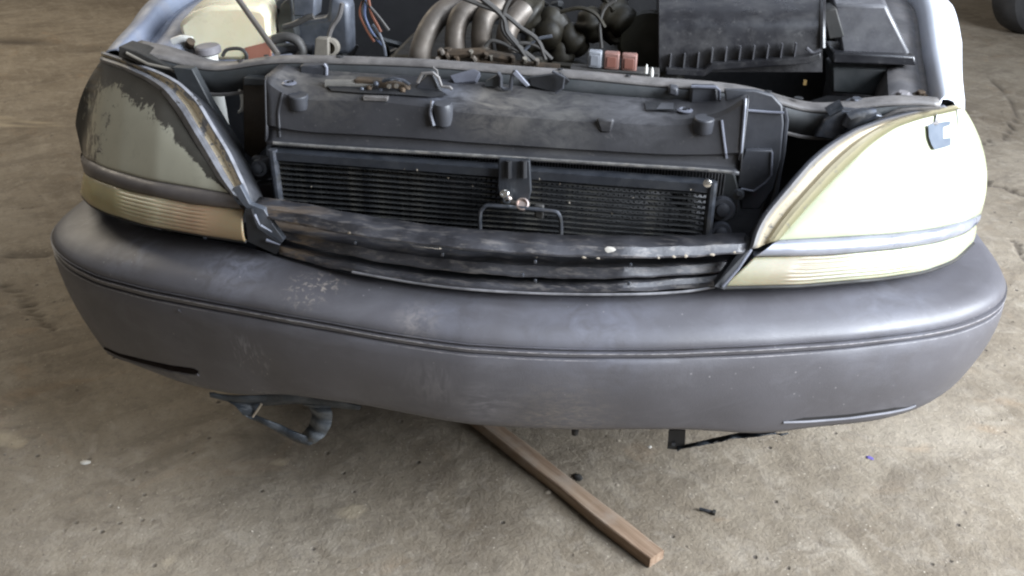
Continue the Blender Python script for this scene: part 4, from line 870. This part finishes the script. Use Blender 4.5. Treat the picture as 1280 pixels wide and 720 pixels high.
strip([(378, 504), (389, 510), (391, 520), (387, 532), (378, 543)], [(412, 505), (416, 518), (414, 532), (406, 546), (389, 556)], .15, .13, 'torn_flap', mat('pale_torn_plastic', (.05, .06, .07), (.13, .145, .16), .5, dust=.5, dustc=(.3, .31, .32), scale=35), gd)
MB().tube(W([(327, 505), (321, 514), (316, 521)], .128), .0022, 6).build('bare_wire', M['crackdirt'], gd)
# right clip and hanging trim
cl = MB().prism(W([(836, 538), (857, 538), (856, 557), (845, 562), (834, 561)], .20), (0, .004, 0)).build('hanging_clip', M['black'], CAR)
MB().lathe(A(842, 555, .197), [(.0035, 0), (.0035, .002)], (0, -1, .2), 10).build('clip_hole', M['steelbar'], cl)
strip([(846, 559), (870, 554), (900, 547), (930, 541), (965, 539)], [(846, 562), (872, 557), (905, 550), (940, 545), (985, 541)], .20, .19, 'hanging_trim', M['cloth'])
MB().lathe(A(719, 538, .16), [(.004, -.004), (.007, 0), (.006, .008), (.003, .010)], (0, -.3, -1), 12).build('under_clip', M['rubber'], CAR)

# ------------------------------------------------------------------ stick on the floor
p0 = Z(590, 518, .018); p1 = Z(822, 697, .018); p0 = p1+(p0-p1)*1.25; d = p1-p0; L_ = np.linalg.norm(d[:2]); a_ = math.atan2(d[1], d[0])
st = MB(); ux = np.array([math.cos(a_), math.sin(a_), 0]); uy = np.array([-math.sin(a_), math.cos(a_), 0]); rowsS = []
for k in range(41):
    t_ = k/40; c = p0*(1-t_)+p1*t_; c[2] = .005; c = c+uy*(.0025*math.sin(t_*5))
    ww = .021+.001*math.sin(t_*17); hh = .024+.0006*math.sin(t_*31)
    rowsS.append([c-uy*ww+np.array([0, 0, 0]), c-uy*(ww-.001)+np.array([0, 0, hh-.002]), c-uy*(ww-.003)+np.array([0, 0, hh]), c+uy*(ww-.003)+np.array([0, 0, hh-.001]), c+uy*ww+np.array([0, 0, hh-.003]), c+uy*ww, ])
st.add(np.concatenate([np.array(r) for r in rowsS]), grid_faces(6, 41, True)+[tuple(range(6)), tuple(range(240, 246))])
t = NT('old_wood'); mp = t.n('ShaderNodeMapping'); mp.inputs['Rotation'].default_value = (0, 0, -a_); t.L(t.co.outputs['Object'], mp.inputs[0])
g = t.noise(60, 7, .65, vec=mp.outputs[0], stretch=(.06, 1, 1)); c = t.ramp(g, [(.34, (.15, .092, .055)), (.55, (.26, .18, .122)), (.72, (.36, .275, .20))])
c = t.mix(t.math('MULTIPLY', t.ramp(t.noise(14, 6, .6), [(.45, 0), (.7, 1)]), .6), c, (.36, .31, .26)); t.col(c); t.set(Roughness=.8); t.bump(g, .5, .001)
so = st.build('wooden_stick', t.m, None, ang=30); so['label'] = 'weathered square wooden batten lying on the concrete in front of the car'; so['category'] = 'stick'

# ------------------------------------------------------------------ small litter
def chip(px, py, size, m, name, label, cat, flat=.5, long=1.0, rz=None, group=None):
    c = Z(px, py, 0); rz = random.uniform(0, 3) if rz is None else rz; bm = bmesh.new(); bmesh.ops.create_icosphere(bm, subdivisions=2, radius=size)
    for v in bm.verts:
        k = 1+.35*(random.random()-.5); v.co = Vector((v.co.x*long*k, v.co.y*k, max(v.co.z*flat*k, -size*.2)))
    me = bpy.data.meshes.new(name); bm.to_mesh(me); bm.free(); me.materials.append(m); o = bpy.data.objects.new(name, me); COL.objects.link(o)
    o.location = (c[0], c[1], size*.25); o.rotation_euler = (0, 0, rz); o['label'] = label; o['category'] = cat
    if group: o['group'] = group
    return o
sb = thing('screw', 'small dark screw lying on the concrete right of the stick', 'screw', tuple(Z(885, 638, .006)))
MB().tube([(-.018, 0, 0), (.010, -.002, 0)], .0032, 8).build('shank', M['steelbar'], sb); MB().tube([(.010, -.002, 0), (.016, -.0025, 0)], .0065, 6).build('head', M['rubber'], sb); sb.rotation_euler = (0, 0, -.15)
chip(722, 598, .010, M['rubber'], 'rubber_scrap', 'black rubber scrap beside the upper half of the stick', 'scrap', .6, 1.4)
chip(107, 579, .0075, M['chip'], 'pale_pebble', 'oval pale pebble on the bare floor at lower left', 'pebble', .5, 1.6, .1)
chip(1087, 573, .006, mat('purple_scrap', (.10, .08, .28), (.14, .11, .34), .5), 'purple_scrap', 'tiny purple scrap on the floor below the right of the bumper', 'scrap', .4, 1.5)
chip(812, 560, .006, M['chip'], 'stone_chip', 'tiny pale stone chip on the floor just left of the hanging clip', 'stone')
chip(773, 552, .005, M['crackdirt'], 'stone_chip', 'tiny tan stone chip under the bumper right of the stick top', 'stone')
chip(772, 607, .005, M['crackdirt'], 'stone_chip', 'tan stone chip on open floor between stick and screw', 'stone')
chip(685, 616, .007, M['crackdirt'], 'stone_chip', 'sandy stone chip on the floor left of the stick', 'stone')
gr = MB()
for k in range(420):
    px = random.uniform(0, 1280); py = random.choice((random.uniform(545, 720), random.uniform(0, 720))); c = Z(px, py, 0)
    if -.86 < c[0] < .86 and .15 < c[1]: continue
    r = random.uniform(.0008, .0030)*(1+.2*max(0, c[1])); pts = [c+np.array([random.uniform(-r, r), random.uniform(-r, r), z]) for z in (0, 0, 0, r, r*.8)]
    gr.add(pts, [(0, 1, 3), (1, 2, 3), (2, 0, 4), (0, 3, 4), (2, 3, 4)])
go = gr.build('grit', mat('grit', (.12, .10, .08), (.45, .40, .33), .9, scale=9), None, smooth=False); go['kind'] = 'stuff'; go['label'] = 'scattered grit and small crumbs on the concrete'

# far wheel of another vehicle
wc = Z(1276, 42, 0); tw = thing('far_wheel', 'dark tyre standing on the concrete at the far upper right', 'wheel', (wc[0]+.05, wc[1]+.05, 0)); tw.rotation_euler = (0, 0, math.radians(35))
wy = MB().lathe((0, 0, .34), [(.20, -.10), (.31, -.105), (.335, -.085), (.345, -.04), (.345, .04), (.335, .085), (.31, .105), (.20, .10)], (0, -1, 0), 48).build('tyre', M['tyre'], tw)
MB().lathe((0, 0, .34), [(.20, -.09), (.20, .06), (.17, .03), (.06, .05), (.03, .07)], (0, -1, 0), 32).build('rim', M['rim'], tw)
